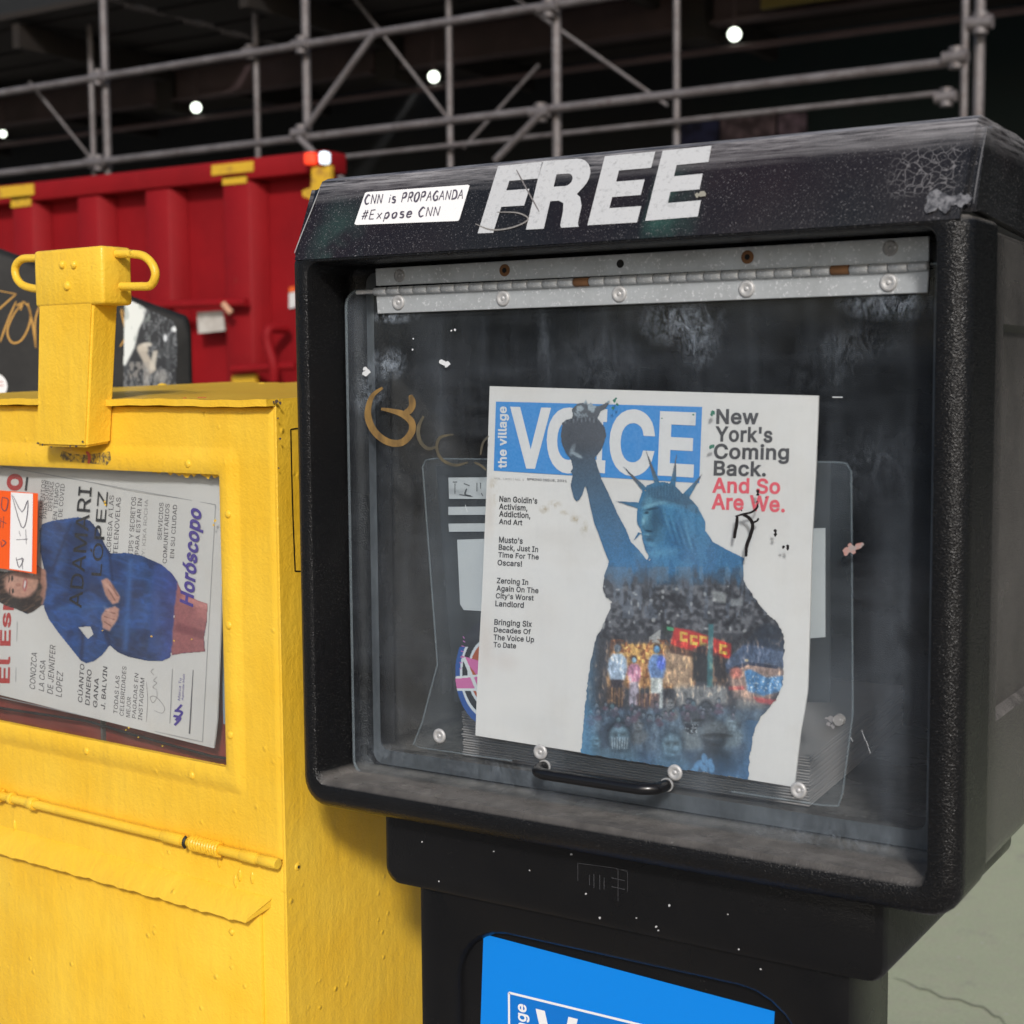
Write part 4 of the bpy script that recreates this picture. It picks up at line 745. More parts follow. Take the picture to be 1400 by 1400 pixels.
for txt in ((("Nan Goldin's", 682.5, 677.5, 734.5, 686), ('Activism,', 682, 688, 721, 698), ('Addiction,', 682, 698, 725, 708), ('And Art', 682, 709, 714, 716.5)),
            (("Musto's", 682, 733.5, 714.5, 742), ('Back, Just In', 681.5, 744, 735.5, 753.5), ('Time For The', 681, 754.5, 736.5, 762), ('Oscars!', 680, 765, 713.5, 773)),
            (('Zeroing In', 679, 789.5, 722, 799.5), ('Again On The', 678.5, 800, 736, 810), ("City's Worst", 677.5, 810.5, 729.5, 820), ('Landlord', 677, 821, 716, 829)),
            (('Bringing Six', 675.5, 846, 727, 856.5), ('Decades Of', 675, 857, 725.5, 864.5), ('The Voice Up', 674.5, 867, 730, 877), ('To Date', 674.5, 877.5, 705.5, 885))): sm += [(s, qh(a, b, c, d, .06, .05)) for s, a, b, c, d in txt]
letters(page, sm, K_BLK, news, 'cover_lines', off=.022)
letters(page, [('VOL. LXIII | NO. 1', qh(675.5, 652, 716.5, 656, .05))], K_LGT, news, 'issue_line', off=.0)
letters(page, [('SPRING ISSUE, 2021', qh(720.5, 653.5, 775, 657.5, .045))], K_GRY, news, 'issue_line', off=.012)
# the cover picture: a crowned statue raising a torch, filled with a street crowd
c1 = lambda *p: [(640+x/5.385, 510+y/5.385) for x, y in p]; c2 = lambda *p: [(880+x/5.385, 510+y/5.385) for x, y in p]
c3 = lambda *p: [(640+x/5.385, 760+y/5.385) for x, y in p]; c4 = lambda *p: [(780+x/4.375, 780+y/4.375) for x, y in p]
arm = c1((760, 270), (800, 225), (850, 215), (868, 190), (885, 225), (905, 212), (925, 238), (960, 240), (1000, 225), (1040, 195), (1048, 212), (1015, 262), (975, 285), (955, 330), (1005, 395), (1012, 420), (1018, 460), (1003, 515), (985, 565), (935, 625), (950, 670), (985, 780), (1020, 850), (1050, 915), (1110, 1050), (1165, 1150), (1200, 1240), (1260, 1300), (1315, 1370))+[(900, 772), (960, 790)]+c3((1100, 100))+c3((1030, 60))+c1((1040, 1400), (990, 1280), (945, 1150), (925, 1100), (900, 1000), (880, 900), (862, 832), (845, 890), (822, 932), (797, 948), (775, 920), (763, 870), (752, 828), (768, 750), (752, 725), (768, 700), (755, 640), (718, 590), (688, 525), (680, 450), (692, 390), (690, 365), (712, 345), (762, 330), (768, 300))
head_ = c1((1310, 865), (1285, 868))+[(878, 671), (872, 688), (870, 705), (871, 716), (876, 724), (878, 738), (882, 752), (889, 764), (884, 775)]+[(900, 800), (960, 800), (1016, 790)]+c2((740, 1362), (600, 1290), (510, 1240), (498, 1215), (458, 1160), (455, 1090), (400, 980), (343, 922), (290, 888), (240, 838), (200, 812), (160, 803), (80, 803), (15, 828))
body_ = [(833.5, 758), (884, 770), (920, 765), (1016.6, 762)]+c4((1035, 0), (1036, 55), (1100, 160), (1140, 215), (1180, 262), (1240, 310), (1265, 355), (1276, 410), (1280, 480), (1275, 600), (1265, 690), (1232, 775), (1180, 838), (1130, 890), (1105, 940), (1090, 1010), (1082, 1070), (1070, 1140), (1065, 1253))+[(800, 1031), (793.5, 1028.5)]+c3((850, 1200), (865, 1040), (885, 900), (897, 790), (920, 690), (940, 600), (980, 530), (1015, 450), (1045, 385), (1055, 335), (1010, 300), (985, 230), (1000, 150), (1030, 60))
spikes = [c1((1115, 660), (1150, 690), (1325, 850), (1285, 872)), c1((1070, 940), (1250, 950), (1247, 998)), c1((1210, 1245), (1250, 1170), (1282, 1178)), c1((1300, 1420), (1335, 1330), (1345, 1360)), c2((0, 520), (75, 800), (118, 800)), c2((245, 570), (190, 830), (238, 842)), c2((450, 718), (288, 888), (335, 922)), c1((1293, 520), (1355, 730), (1400, 810), (1375, 830))]
P = Paint(762, 540, 1076, 1070, .8, (66, 100, 135)); X, Y = P.X, P.Y; X0_, Y0_ = X, Y
wq = .25+.75*np.clip((Y-775)/25, 0, 1); P.X = X+wq*(3.0*(fbm(X, Y, 9, 201)-.5)+2.2*(fbm(X, Y, 3.2, 202)-.5)); P.Y = Y+wq*(3.0*(fbm(X, Y, 9, 203)-.5)+2.2*(fbm(X, Y, 3.2, 204)-.5))
P.shade(np.ones_like(X)); gy = np.clip((Y-600)/150, 0, 1)[..., None]
P.C = np.array((72, 76, 84.))*(1-gy)+np.array((52, 106, 152.))*gy
P.C[(Y < 668) & (X > 860)] = (92, 92, 98)
tw = fbm(X, Y, 9, 3)[..., None]; fl = (Y < 571)[..., None]; P.C = np.where(fl, np.where(tw > .53, np.array((158, 170, 178)), np.array((84, 88, 94))), P.C)
P.ell(783, 614, 3, 9, (160, 175, 185), .8, 20); P.ell(789, 622, 8, 2.4, (175, 190, 198), .8, 30); P.ell(800, 593, 30, 26, (62, 64, 70), .55)
for k in range(22): P.ell(770+k*2.8, 574+2*math.sin(k*1.7), 1.1, 3, (130, 138, 145) if k % 2 else (54, 56, 62), .7)
P.poly([(862, 600), (880, 606), (898, 662), (884, 668), (846, 632)], (120, 124, 130), .6); P.poly([(925, 616), (920, 664), (914, 664)], (130, 130, 134), .8)
P.ell(915, 700, 55, 50, (52, 114, 158)); P.poly([(876, 694), (884, 668), (918, 660), (950, 684), (960, 706), (920, 688), (890, 690)], (60, 92, 118), .9, 2)
for k in range(16): P.poly([(884+k*4.2, 686-9*math.sin(k/15*3.1)), (885.3+k*4.2, 686-9*math.sin(k/15*3.1)), (886+k*4, 666-6*math.sin(k/15*3.1)), (885+k*4, 666-6*math.sin(k/15*3.1))], (86, 128, 158), .5)
P.ell(893, 712, 13, 24, (44, 84, 112), .8, -8, .5); P.ell(885, 700, 3.6, 14, (112, 178, 205), .65, 12, .8); P.ell(905, 688, 17, 3.4, (110, 172, 200), .6, 12, .8)
P.ell(886, 732, 4.5, 2, (30, 60, 84), .8); P.ell(881, 718, 3, 6, (34, 66, 92), .8); P.ell(889, 738, 6, 2.4, (40, 76, 100), .8, 10); P.ell(896, 727, 7, 9, (66, 120, 152), .6, 0, .9)
P.ell(925, 735, 12, 26, (40, 90, 136), .7, 10, .7); P.ell(938, 722, 3, 22, (100, 160, 195), .5, -12, .9); P.ell(900, 756, 20, 5, (104, 166, 198), .6, -5, .9)
P.ell(852, 775, 22, 16, (52, 112, 162), .8); st_ = fbm(X, Y*.25, 7, 11)
P.mask(((st_ > .52) & (Y > 690) & (Y < 800) & (X > 890)).astype(float), (84, 148, 190), .35)
P.ell(884, 706, 6, 22, (120, 186, 210), .5, 4, .7); P.ell(896, 714, 11, 20, (34, 66, 92), .45, 0, .8); P.ell(884, 701, 3, 1.8, (18, 38, 56), .9, 0, .5); P.ell(880, 712, 2, 5, (150, 204, 222), .7, 8, .6); P.ell(887, 726, 5, 1.4, (16, 36, 54), .85, 8, .5); P.ell(885, 731, 4, 1.6, (128, 186, 208), .6, 8, .6); P.ell(890, 696, 9, 1.5, (20, 44, 64), .8, -10, .5); P.ell(893, 690, 14, 2.4, (136, 190, 212), .6, -14, .6); P.ell(890, 744, 7, 3, (104, 164, 194), .6, 15, .7)
for k in range(9): P.ell(908+k*5, 712+k*4, 2, 20-k, (90+8*(k % 3), 150+6*(k % 2), 188) if k % 2 else (30, 74, 116), .45, -18, .7)
# hand-over to the crowd
n_ = fbm(X, Y, 5, 21); n2 = fbm(X*1.4, Y*.6, 9, 31)
t_ = np.clip((Y-775+18*(n2-.5)*2)/28, 0, 1); P.mask(t_, (58, 58, 64)); P.mask(blur(((n_ > .57) & (Y > 800) & (Y < 866)).astype(float), 1), (140, 140, 144), .55); P.mask(blur(((n_ < .40) & (Y > 800) & (Y < 875)).astype(float), 1), (26, 26, 30), .7)
P.mask(((st_ > .56) & (Y > 775) & (Y < 845)).astype(float), (110, 122, 140), .4)
P.poly(c4((840, 120), (930, 130), (930, 195), (860, 185)), (150, 152, 150), .7, 1); P.poly(c4((955, 170), (1030, 165), (1030, 210), (955, 215)), (146, 150, 152), .7, 1)
for _ in range(70):
    a_, b_ = rng.uniform(815, 1055), rng.uniform(800, 866); P.ell(a_, b_, rng.uniform(1.2, 3), rng.uniform(1, 3.4), (200, 200, 198) if rng.random() < .4 else (28, 28, 32), .65)
P.poly(c4((545, 330), (600, 320), (640, 360), (560, 390)), (40, 44, 40), .8); P.poly(c4((575, 335), (632, 345), (628, 366), (578, 356)), (70, 180, 120), .8)
P.poly(c4((470, 400), (540, 350), (535, 440), (470, 445)), (205, 205, 200), .7)
# warm shop front, people, sign
P.poly(c4((240, 440), (560, 440), (740, 500), (740, 700), (220, 700)), (196, 140, 84), .95, 3); P.mask(((n_ > .5) & (Y > 880) & (Y < 905) & (X > 840) & (X < 905)).astype(float), (230, 178, 96), .8); P.mask(((n_ < .42) & (Y > 875) & (Y < 940) & (X > 835) & (X < 950)).astype(float), (120, 62, 34), .7)
P.poly(c4((620, 340), (730, 360), (960, 440), (960, 530), (900, 520), (700, 480), (600, 440)), (205, 44, 38), .95, 1)
for (x_, y_) in ((678, 395), (738, 415), (795, 420), (915, 470)):
    P.poly(c4((x_-24, y_-32), (x_+22, y_-24), (x_+22, y_+34), (x_-24, y_+28)), (226, 190, 70), .9); P.poly(c4((x_-8, y_-14), (x_+22, y_-8), (x_+22, y_+14), (x_-8, y_+12)), (205, 44, 38), .9)
P.poly(c4((560, 470), (730, 480), (735, 700), (560, 690)), (188, 160, 134), .8, 3); P.poly(c4((590, 450), (735, 480), (735, 520), (590, 490)), (60, 36, 30), .8, 1)
P.poly(c4((732, 470), (820, 430), (830, 665), (730, 660)), (28, 28, 30), .9, 1); P.poly(c4((825, 320), (855, 320), (850, 700), (815, 700)), (52, 110, 116), .9); P.poly(c4((855, 480), (945, 540), (935, 700), (850, 690)), (44, 36, 36), .85, 2)
def person(x_, y_, s, shirt, legs, face=(150, 190, 215)):
    P.poly([(x_-11*s, y_+16*s), (x_-6*s, y_+9*s), (x_+6*s, y_+9*s), (x_+12*s, y_+16*s), (x_+13*s, y_+30*s), (x_+9*s, y_+44*s), (x_-9*s, y_+44*s), (x_-13*s, y_+28*s)], shirt, .95, 1); P.poly([(x_-9*s, y_+43*s), (x_+9*s, y_+43*s), (x_+8*s, y_+88*s), (x_+1*s, y_+88*s), (x_, y_+60*s), (x_-2*s, y_+88*s), (x_-9*s, y_+88*s)], legs, .95, 1)
    P.ell(x_, y_, 5.5*s, 7*s, (60, 42, 36)); P.ell(x_, y_+2*s, 4.3*s, 5.4*s, face)
person(844, 884, 1.05, (172, 196, 224), (44, 40, 50)); person(867, 901, .72, (205, 136, 172), (190, 178, 196)); person(898, 886, .95, (118, 158, 222), (206, 214, 214), (110, 170, 220)); P.ell(904, 906, 6, 10, (66, 92, 205), .8)
P.ell(841, 884, 9, 9, (70, 50, 48), .5); P.poly(c4((390, 735), (535, 735), (525, 838), (400, 835)), (86, 62, 62), .85, 1); P.poly(c4((215, 700), (310, 700), (305, 810), (215, 800)), (76, 56, 46), .7, 2)
for x_ in (836, 840, 846, 850, 874, 881, 888): P.poly([(x_, 940), (x_+1.5, 940), (x_+1, 966), (x_-.5, 966)], (190, 140, 80), .5)
# man in a cap and starred mask
P.ell(1034, 920, 36, 42, (170, 140, 128), .95, 20, .15); P.poly(c4((925, 560), (960, 510), (1040, 440), (1150, 400), (1275, 420), (1280, 590), (1180, 560), (1060, 560), (930, 610)), (74, 92, 122), .95, 1); P.poly(c4((930, 590), (1060, 545), (1240, 570), (1240, 590), (1060, 565), (940, 620)), (40, 48, 70), .9); P.ell(1021, 903, 2.4, 2, (210, 190, 150))
P.poly(c4((1040, 440), (1160, 310), (1270, 350), (1280, 480)), (30, 36, 48), .8, 2); P.ell(1006, 920, 8, 8, (205, 120, 106)); P.poly(c4((1040, 600), (1075, 590), (1170, 640), (1275, 630), (1262, 720), (1150, 750), (1060, 720)), (70, 130, 186), .95, 1)
for _ in range(40):
    a_, b_ = rng.uniform(1024, 1066), rng.uniform(922, 946); P.ell(a_, b_, .9, .9, (225, 230, 235), .9)
P.poly(c4((945, 695), (1040, 690), (1042, 712), (946, 716)), (196, 80, 84), .8, 1); P.poly(c4((1090, 755), (1235, 775), (1230, 805), (1120, 790)), (200, 74, 76), .85, 1)
P.poly(c4((1000, 760), (1180, 810), (1130, 880), (990, 830)), (152, 156, 156), .6, 3)
# lower crowd in blue grey
lw = np.clip((Y-966+10*(n2-.5))/8, 0, 1)*np.clip((X-796)/6, 0, 1); P.mask(lw, (78, 96, 116)); P.mask(blur(((n2 > .55) & (Y > 968)).astype(float), 2), (128, 148, 162), .45); P.mask(blur(((n2 < .42) & (Y > 966)).astype(float), 2), (40, 52, 68), .55)
P.poly(c4((620, 690), (930, 690), (940, 800), (640, 810)), (168, 168, 166), .7, 3)
def face(x_, y_, r, hair, skin, hat=None, mask_=None):
    face_(x_, y_, r, hair, skin, hat, mask_); L1 = np.clip(1.18-.34*(P.X-x_+r)/(2*r), .7, 1.25); m = np.clip(1.6-np.hypot((P.X-x_)/r, (P.Y-y_)/(1.3*r)), 0, 1); P.C = P.C*(1+(L1-1)*m)[..., None]
    P.ell(x_+r*.02, y_-r*.02, r*.10, r*.32, tuple(min(255, c*1.3) for c in skin), .5, 0, .9); P.ell(x_+r*.42, y_+r*.25, r*.2, r*.16, tuple(min(255, c*1.2) for c in skin), .5, 0, .9); P.ell(x_, y_-r*.22, r*.62, r*.10, tuple(c*.5 for c in skin), .6, 0, .8); P.ell(x_, y_+r*1.15, r*.5, r*.18, tuple(c*.4 for c in skin), .6, 0, .9)
def face_(x_, y_, r, hair, skin, hat=None, mask_=None):
    P.ell(x_, y_+r*2.1, r*1.7, r*1.3, tuple(c*.75 for c in skin), .9); P.ell(x_, y_-r*.15, r*1.08, r*1.25, hair); P.ell(x_+r*.06, y_+r*.15, r*.8, r*1.02, skin, .95, 0, .2)
    P.ell(x_-r*.3, y_-r*.08, r*.26, r*.16, tuple(c*.42 for c in skin), .8, 8, .8); P.ell(x_+r*.36, y_-r*.08, r*.24, r*.16, tuple(c*.42 for c in skin), .8, -8, .8); P.ell(x_+r*.05, y_+r*.2, r*.12, r*.22, tuple(c*.7 for c in skin)); P.ell(x_+r*.05, y_+r*.62, r*.32, r*.13, tuple(c*.5 for c in skin), .8, 4, .7); P.ell(x_-r*.35, y_+r*.35, r*.3, r*.5, tuple(c*.62 for c in skin), .6, 0, .8)
    if hat: P.ell(x_, y_-r*.55, r*1.1, r*.75, hat); P.ell(x_+r*.2, y_-r*.12, r*1.2, r*.2, tuple(c*.5 for c in hat))
    if mask_: P.poly([(x_-r*.8, y_+r*.2), (x_+r*.9, y_+r*.2), (x_+r*.5, y_+r*1.25), (x_, y_+r*1.5), (x_-r*.5, y_+r*1.2)], mask_, .95, 1)
face(813, 1014, 9, (70, 92, 110), (104, 134, 152)); face(946, 988, 9.5, (60, 66, 74), (150, 158, 162)); face(872, 990, 8, (60, 66, 76), (126, 134, 142)); face(1000, 990, 9, (96, 110, 122), (136, 156, 168)); face(916, 962, 7, (70, 70, 74), (140, 142, 146)); face(965, 968, 8, (26, 28, 34), (60, 66, 76))
face(846, 1006, 17, (26, 34, 44), (112, 142, 160), None, (78, 96, 110))
for k in range(7): P.poly([(836+k*3.6, 1008), (837.4+k*3.6, 1008), (838+k*3.2, 1024), (836.8+k*3.2, 1024)], (176, 190, 198), .8)
face(945, 986, 12, (48, 54, 62), (142, 156, 164), (62, 66, 74), (26, 30, 38))
for _ in range(22): P.ell(rng.uniform(937, 955), rng.uniform(990, 1004), .8, .8, (205, 212, 216), .9)
face(918, 1018, 16, (58, 76, 92), (116, 146, 164)); face(976, 1008, 17, (44, 52, 60), (34, 44, 54), (92, 100, 106)); P.poly(c4((940, 850), (1040, 850), (1040, 1000), (960, 960)), (104, 122, 134), .4, 3)
for k in range(46):
    a_, b_ = rng.uniform(800, 1010), rng.uniform(958, 985); r_ = rng.uniform(2.2, 4.2); P.ell(a_, b_-r_*.3, r_, r_*1.2, (36, 44, 54), .8); P.ell(a_+r_*.1, b_+r_*.1, r_*.7, r_*.9, (110+rng.uniform(-20, 40), 126, 138), .85); P.ell(a_, b_+r_*.5, r_*.5, r_*.3, (70, 82, 96), .7); P.ell(a_, b_+r_*2, r_*1.4, r_, (60+rng.uniform(0, 50), 76, 92), .7)
lowm = np.clip((Y-955)/15, 0, 1)[..., None]; fx_ = fbm(X*1.6, Y*.5, 5, 301)[..., None]; fy_ = fbm(X, Y, 2.6, 302)[..., None]; P.C = P.C*(1+lowm*(.35*(fx_-.5)+.35*(fy_-.5)))
midm = (np.clip((Y-868)/10, 0, 1)*np.clip((965-Y)/12, 0, 1))[..., None]; fm_ = fbm(X*1.3, Y*.4, 4, 303)[..., None]; P.C = P.C*(1+midm*(.8*(fm_-.5)+.4*(fy_-.5))); P.C = P.C+midm*np.clip(fm_-.58, 0, 1)*np.array((340, 230, 120))
gb = np.clip((Y-1020)/45, 0, 1)*.75; P.mask(gb*.8, (62, 116, 172))
for x_, y_ in ((955, 1044), (962, 1050), (969, 1043), (963, 1037), (950, 1052), (973, 1050)): P.ell(x_, y_, 4, 7, (98, 156, 208), .8, (x_*37) % 180)
P.mask(np.clip((820-X+ (Y-960)*-.0)/26, 0, 1)*(Y > 850)*.8*np.clip((832-X)/14, 0, 1), (84, 148, 196)); P.mask(np.clip((X-1012)/14, 0, 1)*(Y > 985)*.6, (58, 104, 148))
P.C = .55*P.C+.45*np.stack([blur(P.C[..., i], 1) for i in range(3)], -1); P.shade(.95+.1*fbm(X, Y, 3, 77)); keep = pip(X, Y, arm) | pip(X, Y, head_) | pip(X, Y, body_)
for s_ in spikes: keep |= pip(X, Y, s_)
P.C = P.C*(.9+.2*lat(X, Y, 1.3, 55))[..., None]; P.C = P.C*.88+np.array((150, 152, 156))*.12
P.build('cover_picture', page, keep, M_PRINT, news, e=.0010)
# stains
# ------------------------------------------------------------------ things inside the box
IY = DY+.030
card = empty('flyer', 'white printed flyer with black bars half hidden behind the front page', 'flyer')
IP = B.plane(IY)
bm = bmesh.new(); q_ = [(600, 640), (690, 640), (690, 848), (632, 846), (622, 730)]
M_WCARD = paper('matt white card', (.62, .62, .62), .15)
for q_ in ([(613, 653), (1100, 650), (1100, 683), (614, 682)], [(613, 693), (1100, 690), (1100, 702), (613, 704)], [(613, 716), (1100, 712), (1100, 724), (614, 727)], [(625, 738), (1128, 722), (1128, 871), (1104, 873), (1090, 860), (634, 834), (629, 826)]):
    bm = bmesh.new(); P3 = [IP(x, y) for x, y in q_]; n = len(q_); a = [bm.verts.new(p) for p in P3]; b = [bm.verts.new(p+np.array([0, .0012, 0])) for p in P3]
    bm.faces.new(a); bm.faces.new(b[::-1]); [bm.faces.new((a[i], b[i], b[(i+1) % n], a[(i+1) % n])) for i in range(n)]; finish('white_panel', bm, M_WCARD, card, smooth=0)
bm = bmesh.new(); P3 = [B.hit(x, y, 1, IY+.002) for x, y in ((596, 636), (1135, 632), (1135, 960), (622, 960), (612, 840))]; a = [bm.verts.new(p) for p in P3]; b = [bm.verts.new(p+np.array([0, .001, 0])) for p in P3]; bm.faces.new(a); bm.faces.new(b[::-1]); [bm.faces.new((a[i], b[i], b[(i+1) % 5], a[(i+1) % 5])) for i in range(5)]
finish('backing', bm, plain('black card', (.018, .018, .018), .6), card, smooth=0)
K_SC = ink('faded black print', (.12, .12, .12)); ribbons(IP, [((622, 661), (622, 675)), ((619, 659), (625, 659)), ((634, 661), (642, 664)), ((638, 668), (636, 676), (644, 678)), ((652, 660), (652, 672)), ((657, 660), (657, 668)), ((658, 674), (660, 678)), ((628, 676), (646, 679))], 2.4, K_SC, card, 'scribble', e=.0004)
rs = empty('sticker', 'round blue, pink and orange sticker beside the lower left edge of the front page', 'sticker')
Q = Paint(618, 840, 700, 1000, .8, (34, 84, 160)); dd = np.hypot((Q.X-672)/50, (Q.Y-920)/75)
Q.mask((dd < .80).astype(float), (30, 28, 34)); Q.mask(((dd < .86) & (dd > .80)).astype(float), (226, 228, 232)); Q.mask(((dd < .66) & (dd > .60)).astype(float), (226, 228, 232)); Q.mask((dd < .60).astype(float), (188, 88, 44)); Q.mask(((Q.Y < 884) & (dd > .8)).astype(float), (40, 38, 46))
Q.poly([(630, 896), (660, 905), (660, 935), (648, 918)], (222, 110, 170)); Q.poly([(622, 928), (690, 922), (690, 942), (624, 942)], (222, 110, 170)); Q.poly([(622, 925), (690, 919), (690, 922), (622, 928)], (235, 235, 235)); Q.poly([(624, 941), (690, 941), (690, 944), (624, 944)], (235, 235, 235)); Q.poly([(632, 900), (636, 898), (662, 960), (658, 962)], (230, 230, 230))
Q.build('printed_disc', B.plane(IY-.003), dd < 1, M_PRINTG, rs, e=0)
ribbons(B.plane(IY-.003), [((633, 870), (635, 873)), ((633, 876), (636, 878)), ((631, 883), (635, 884)), ((630, 890), (634, 891)), ((629, 898), (633, 899)), ((628, 906), (632, 906)), ((628, 914), (631, 914))], 2.2, plain('pink print', srgb(214, 120, 190), .5), rs, 'lettering', e=.0006)
# stack of papers on the floor of the box
stack = empty('newspaper_stack', 'stack of folded newspapers lying on the floor of the black dispenser', 'newspapers', (0, 0, 0))
FZ = Z+iz0+.0050; cnr = B.hit(1107, 1104, 2, FZ); SL = cnr[0]-B.hit(632, 1035, 1, cnr[1])[0]; far = B.hit(1228, 1000, 2, FZ); hS = B.hit(1228, 942, 1, far[1])[2]-FZ
shr = (far[0]-cnr[0])/(far[1]-cnr[1]); stack.location = (cnr[0], cnr[1], 0); nl = 18; bm = bmesh.new()
for k in range(nl):
    j = rng.uniform(-.0012, .0012, 3); z0 = FZ+hS*k/nl; box(bm, -SL+j[0], j[1], z0+.0003, j[2]*.6, min(.30, .385-cnr[1]), z0+hS/nl-.0004, .0007, 1)
for v in bm.verts: v.co.x += shr*v.co.y

finish('folded_papers', bm, paper('newsprint edges', (.36, .32, .30), .3), stack, smooth=0, kind='stuff')
# ================================================================== yellow metal newspaper box
YF = Frame((-.05, .042, 0), math.radians(-3.5))
yb = empty('newspaper_box', 'yellow painted metal newspaper box with a latch post and a window', 'newspaper box', (-.05, .042, 0), math.radians(-3.5))
YT = YF.hit(378, 546, 1, -.004)[2]; XR, XL = -.0098, -.535
wx1, wz0, wz1 = -.0735, YF.hit(308, 1048, 1, 0)[2], YF.hit(306, 649, 1, 0)[2]; wx0 = XL-XR+(-.008)-wx1+XR-.0; wx0 = XL+(XR-wx1)
zh = YF.hit(379, 1182, 1, -.006)[2]
bm = bmesh.new()
sweep(bm, [(XL, zh, XR, YT-.006, .004, .43), (XL, zh, XR, YT-.006, .004, .005), (XL+.001, zh+.001, XR-.001, YT-.007, .004, .0015), (XL+.004, zh+.003, XR-.004, YT-.009, .004, 0), (XL+.007, zh+.006, XR-.007, YT-.012, .004, 0), (wx0-.024, wz0-.024, wx1+.024, wz1+.024, .008, 0),
           (wx0-.021, wz0-.021, wx1+.021, wz1+.021, .008, 0), (wx0-.017, wz0-.017, wx1+.017, wz1+.017, .008, -.0030), (wx0-.004, wz0-.004, wx1+.004, wz1+.004, .004, -.0032), (wx0, wz0, wx1, wz1, .002, -.0014), (wx0, wz0, wx1, wz1, .002, .004),
           (wx0-.01, wz0-.01, wx1+.01, wz1+.01, .004, .0045), (XL+.01, zh+.01, XR-.01, YT-.016, .004, .006), (XL+.01, zh+.01, XR-.01, YT-.016, .004, .42)])
body = finish('upper_cabinet', bm, M_YEL, yb, smooth=35)
bm = bmesh.new(); box(bm, XL, 0, .02, XR, .43, zh-.0005, .004, 2); finish('lower_cabinet', bm, M_YEL, yb, smooth=35)
for sx in (XL+.03, XR-.06):
    for sy in (.03, .37): bm = bmesh.new(); box(bm, sx, sy, 0, sx+.03, sy+.03, .021); finish('foot', bm, M_YEL, yb)
# wavy lid with a lip over the front
bm = bmesh.new(); nx, ny = 50, 6; zb_ = YF.hit(300, 523, 1, .43)[2]
G = [[bm.verts.new((XL-.006+(XR+.0015-XL+.006)*i/nx, -.009+.445*j/ny, YT+(zb_-YT)*j/ny+.0005*math.sin(i*.37+.5)+.0003*math.sin(i*1.7+j*.7))) for j in range(ny+1)] for i in range(nx+1)]
fs = [bm.faces.new((G[i][j], G[i+1][j], G[i+1][j+1], G[i][j+1])) for i in range(nx) for j in range(ny)]
g = bmesh.ops.extrude_face_region(bm, geom=fs); bmesh.ops.translate(bm, vec=(0, 0, -.0058), verts=[v for v in g['geom'] if isinstance(v, bmesh.types.BMVert)])
lid = finish('lid', bm, M_YEL, yb, smooth=50)
for x, y in ((358, 523), (222, 524)):
    p = YF.hit(x, y, 2, zb_-.002) if False else YF.hit(x, y+2, 1, .40); bm = bmesh.new(); dome(bm, (p[0], p[1], p[2]-.004), .008, .006, 2, 1); finish('lid_rivet', bm, M_YEL, lid)
# latch post with its wider head
xh = YF.hit(177, 400, 1, .0)[0]; yH = YF.hit(140.5, 400, 0, xh)[1]; xhl = YF.hit(47, 400, 1, yH)[0]
yT = yH+.0009; xr = YF.hit(128, 425, 1, yT)[0]; yB = yT; xrB = YF.hit(117.5, 605, 1, yB)[0]; xl = YF.hit(48.5, 600, 1, yB)[0]; xl2 = YF.hit(53, 425, 1, yT)[0]; zB = YF.hit(117.5, 612, 1, yB)[2]
zT = YF.hit(141, 335, 1, yH)[2]; zH = YF.hit(137, 416, 1, yH)[2]
bm = bmesh.new(); vs = [bm.verts.new(p) for p in ((xl, yB, zB), (xrB, yB, zB), (xrB, 0.0, zB+.003), (xl, 0.0, zB+.003), (xl2, yT, zH+.01), (xr, yT, zH+.01), (xr, .0, zH+.01), (xl2, .0, zH+.01))]
for f in ((0, 1, 2, 3), (4, 7, 6, 5), (0, 4, 5, 1), (1, 5, 6, 2), (2, 6, 7, 3), (3, 7, 4, 0)): bm.faces.new([vs[i] for i in f])
bmesh.ops.bevel(bm, geom=bm.edges[:], offset=.0022, segments=3, affect='EDGES'); finish('latch_post', bm, M_YEL, yb, smooth=40)
bm = bmesh.new(); box(bm, xhl, yH, zH, xh, .004, zT, .0034, 3); hd = finish('latch_head', bm, M_YEL, yb, smooth=40)
for x, y, r_ in ((85.5, 362, .0037), (101.5, 362, .0037), (92, 391, .0042)):
    p = YF.hit(x, y, 1, yH); bm = bmesh.new(); dome(bm, tuple(p), r_, .0032); finish('rivet', bm, M_YEL, hd)
yL = yH+.016
Rp = [(160, 347), (178, 347), (196, 350), (208, 361), (212.5, 376), (206, 390), (190, 391.5), (166, 391.5)]
Lp = [(60, 353), (44, 353), (30, 354.5), (21.5, 364), (22, 378), (30, 389), (44, 394), (60, 396)]
for pts in (Rp, Lp):
    bm = bmesh.new(); tube(bm, dense([YF.hit(x, y, 1, yL) for x, y in pts], 5), .0037, 12); finish('lock_loop', bm, M_YEL, hd)
K_CHIP = plain('old dark paint chip', (.07, .05, .04), .6); K_RCHIP = plain('old red paint chip', (.55, .10, .05), .5)
fp = YF.plane(0); K_SCUFF = (lambda a: a.set(col=a.mix(a.ramp(a.noise(230, 4, .7), .42, .58), (.68, .42, .03), (.12, .09, .05)), rough=.6).m)(Mat('worn paint under latch'))
patch(fp, [(85, 616), (95, 620), (118, 622), (150, 617), (152, 628), (146, 636), (118, 633), (88, 631), (82, 624)], K_SCUFF, yb, 'worn_patch', e=.0034)
ribbons(fp, [((118, 617), (122, 624), (121, 634))], 4, K_RCHIP, yb, 'paint_chip', e=.0037)
hp = YF.plane(yB)
lipf = YF.plane(-.0092)
ribbons(lipf, [((270, 543.5), (282, 543.5)), ((250, 544), (255, 544))], 2, K_RCHIP, yb, 'paint_chip', e=.0003)
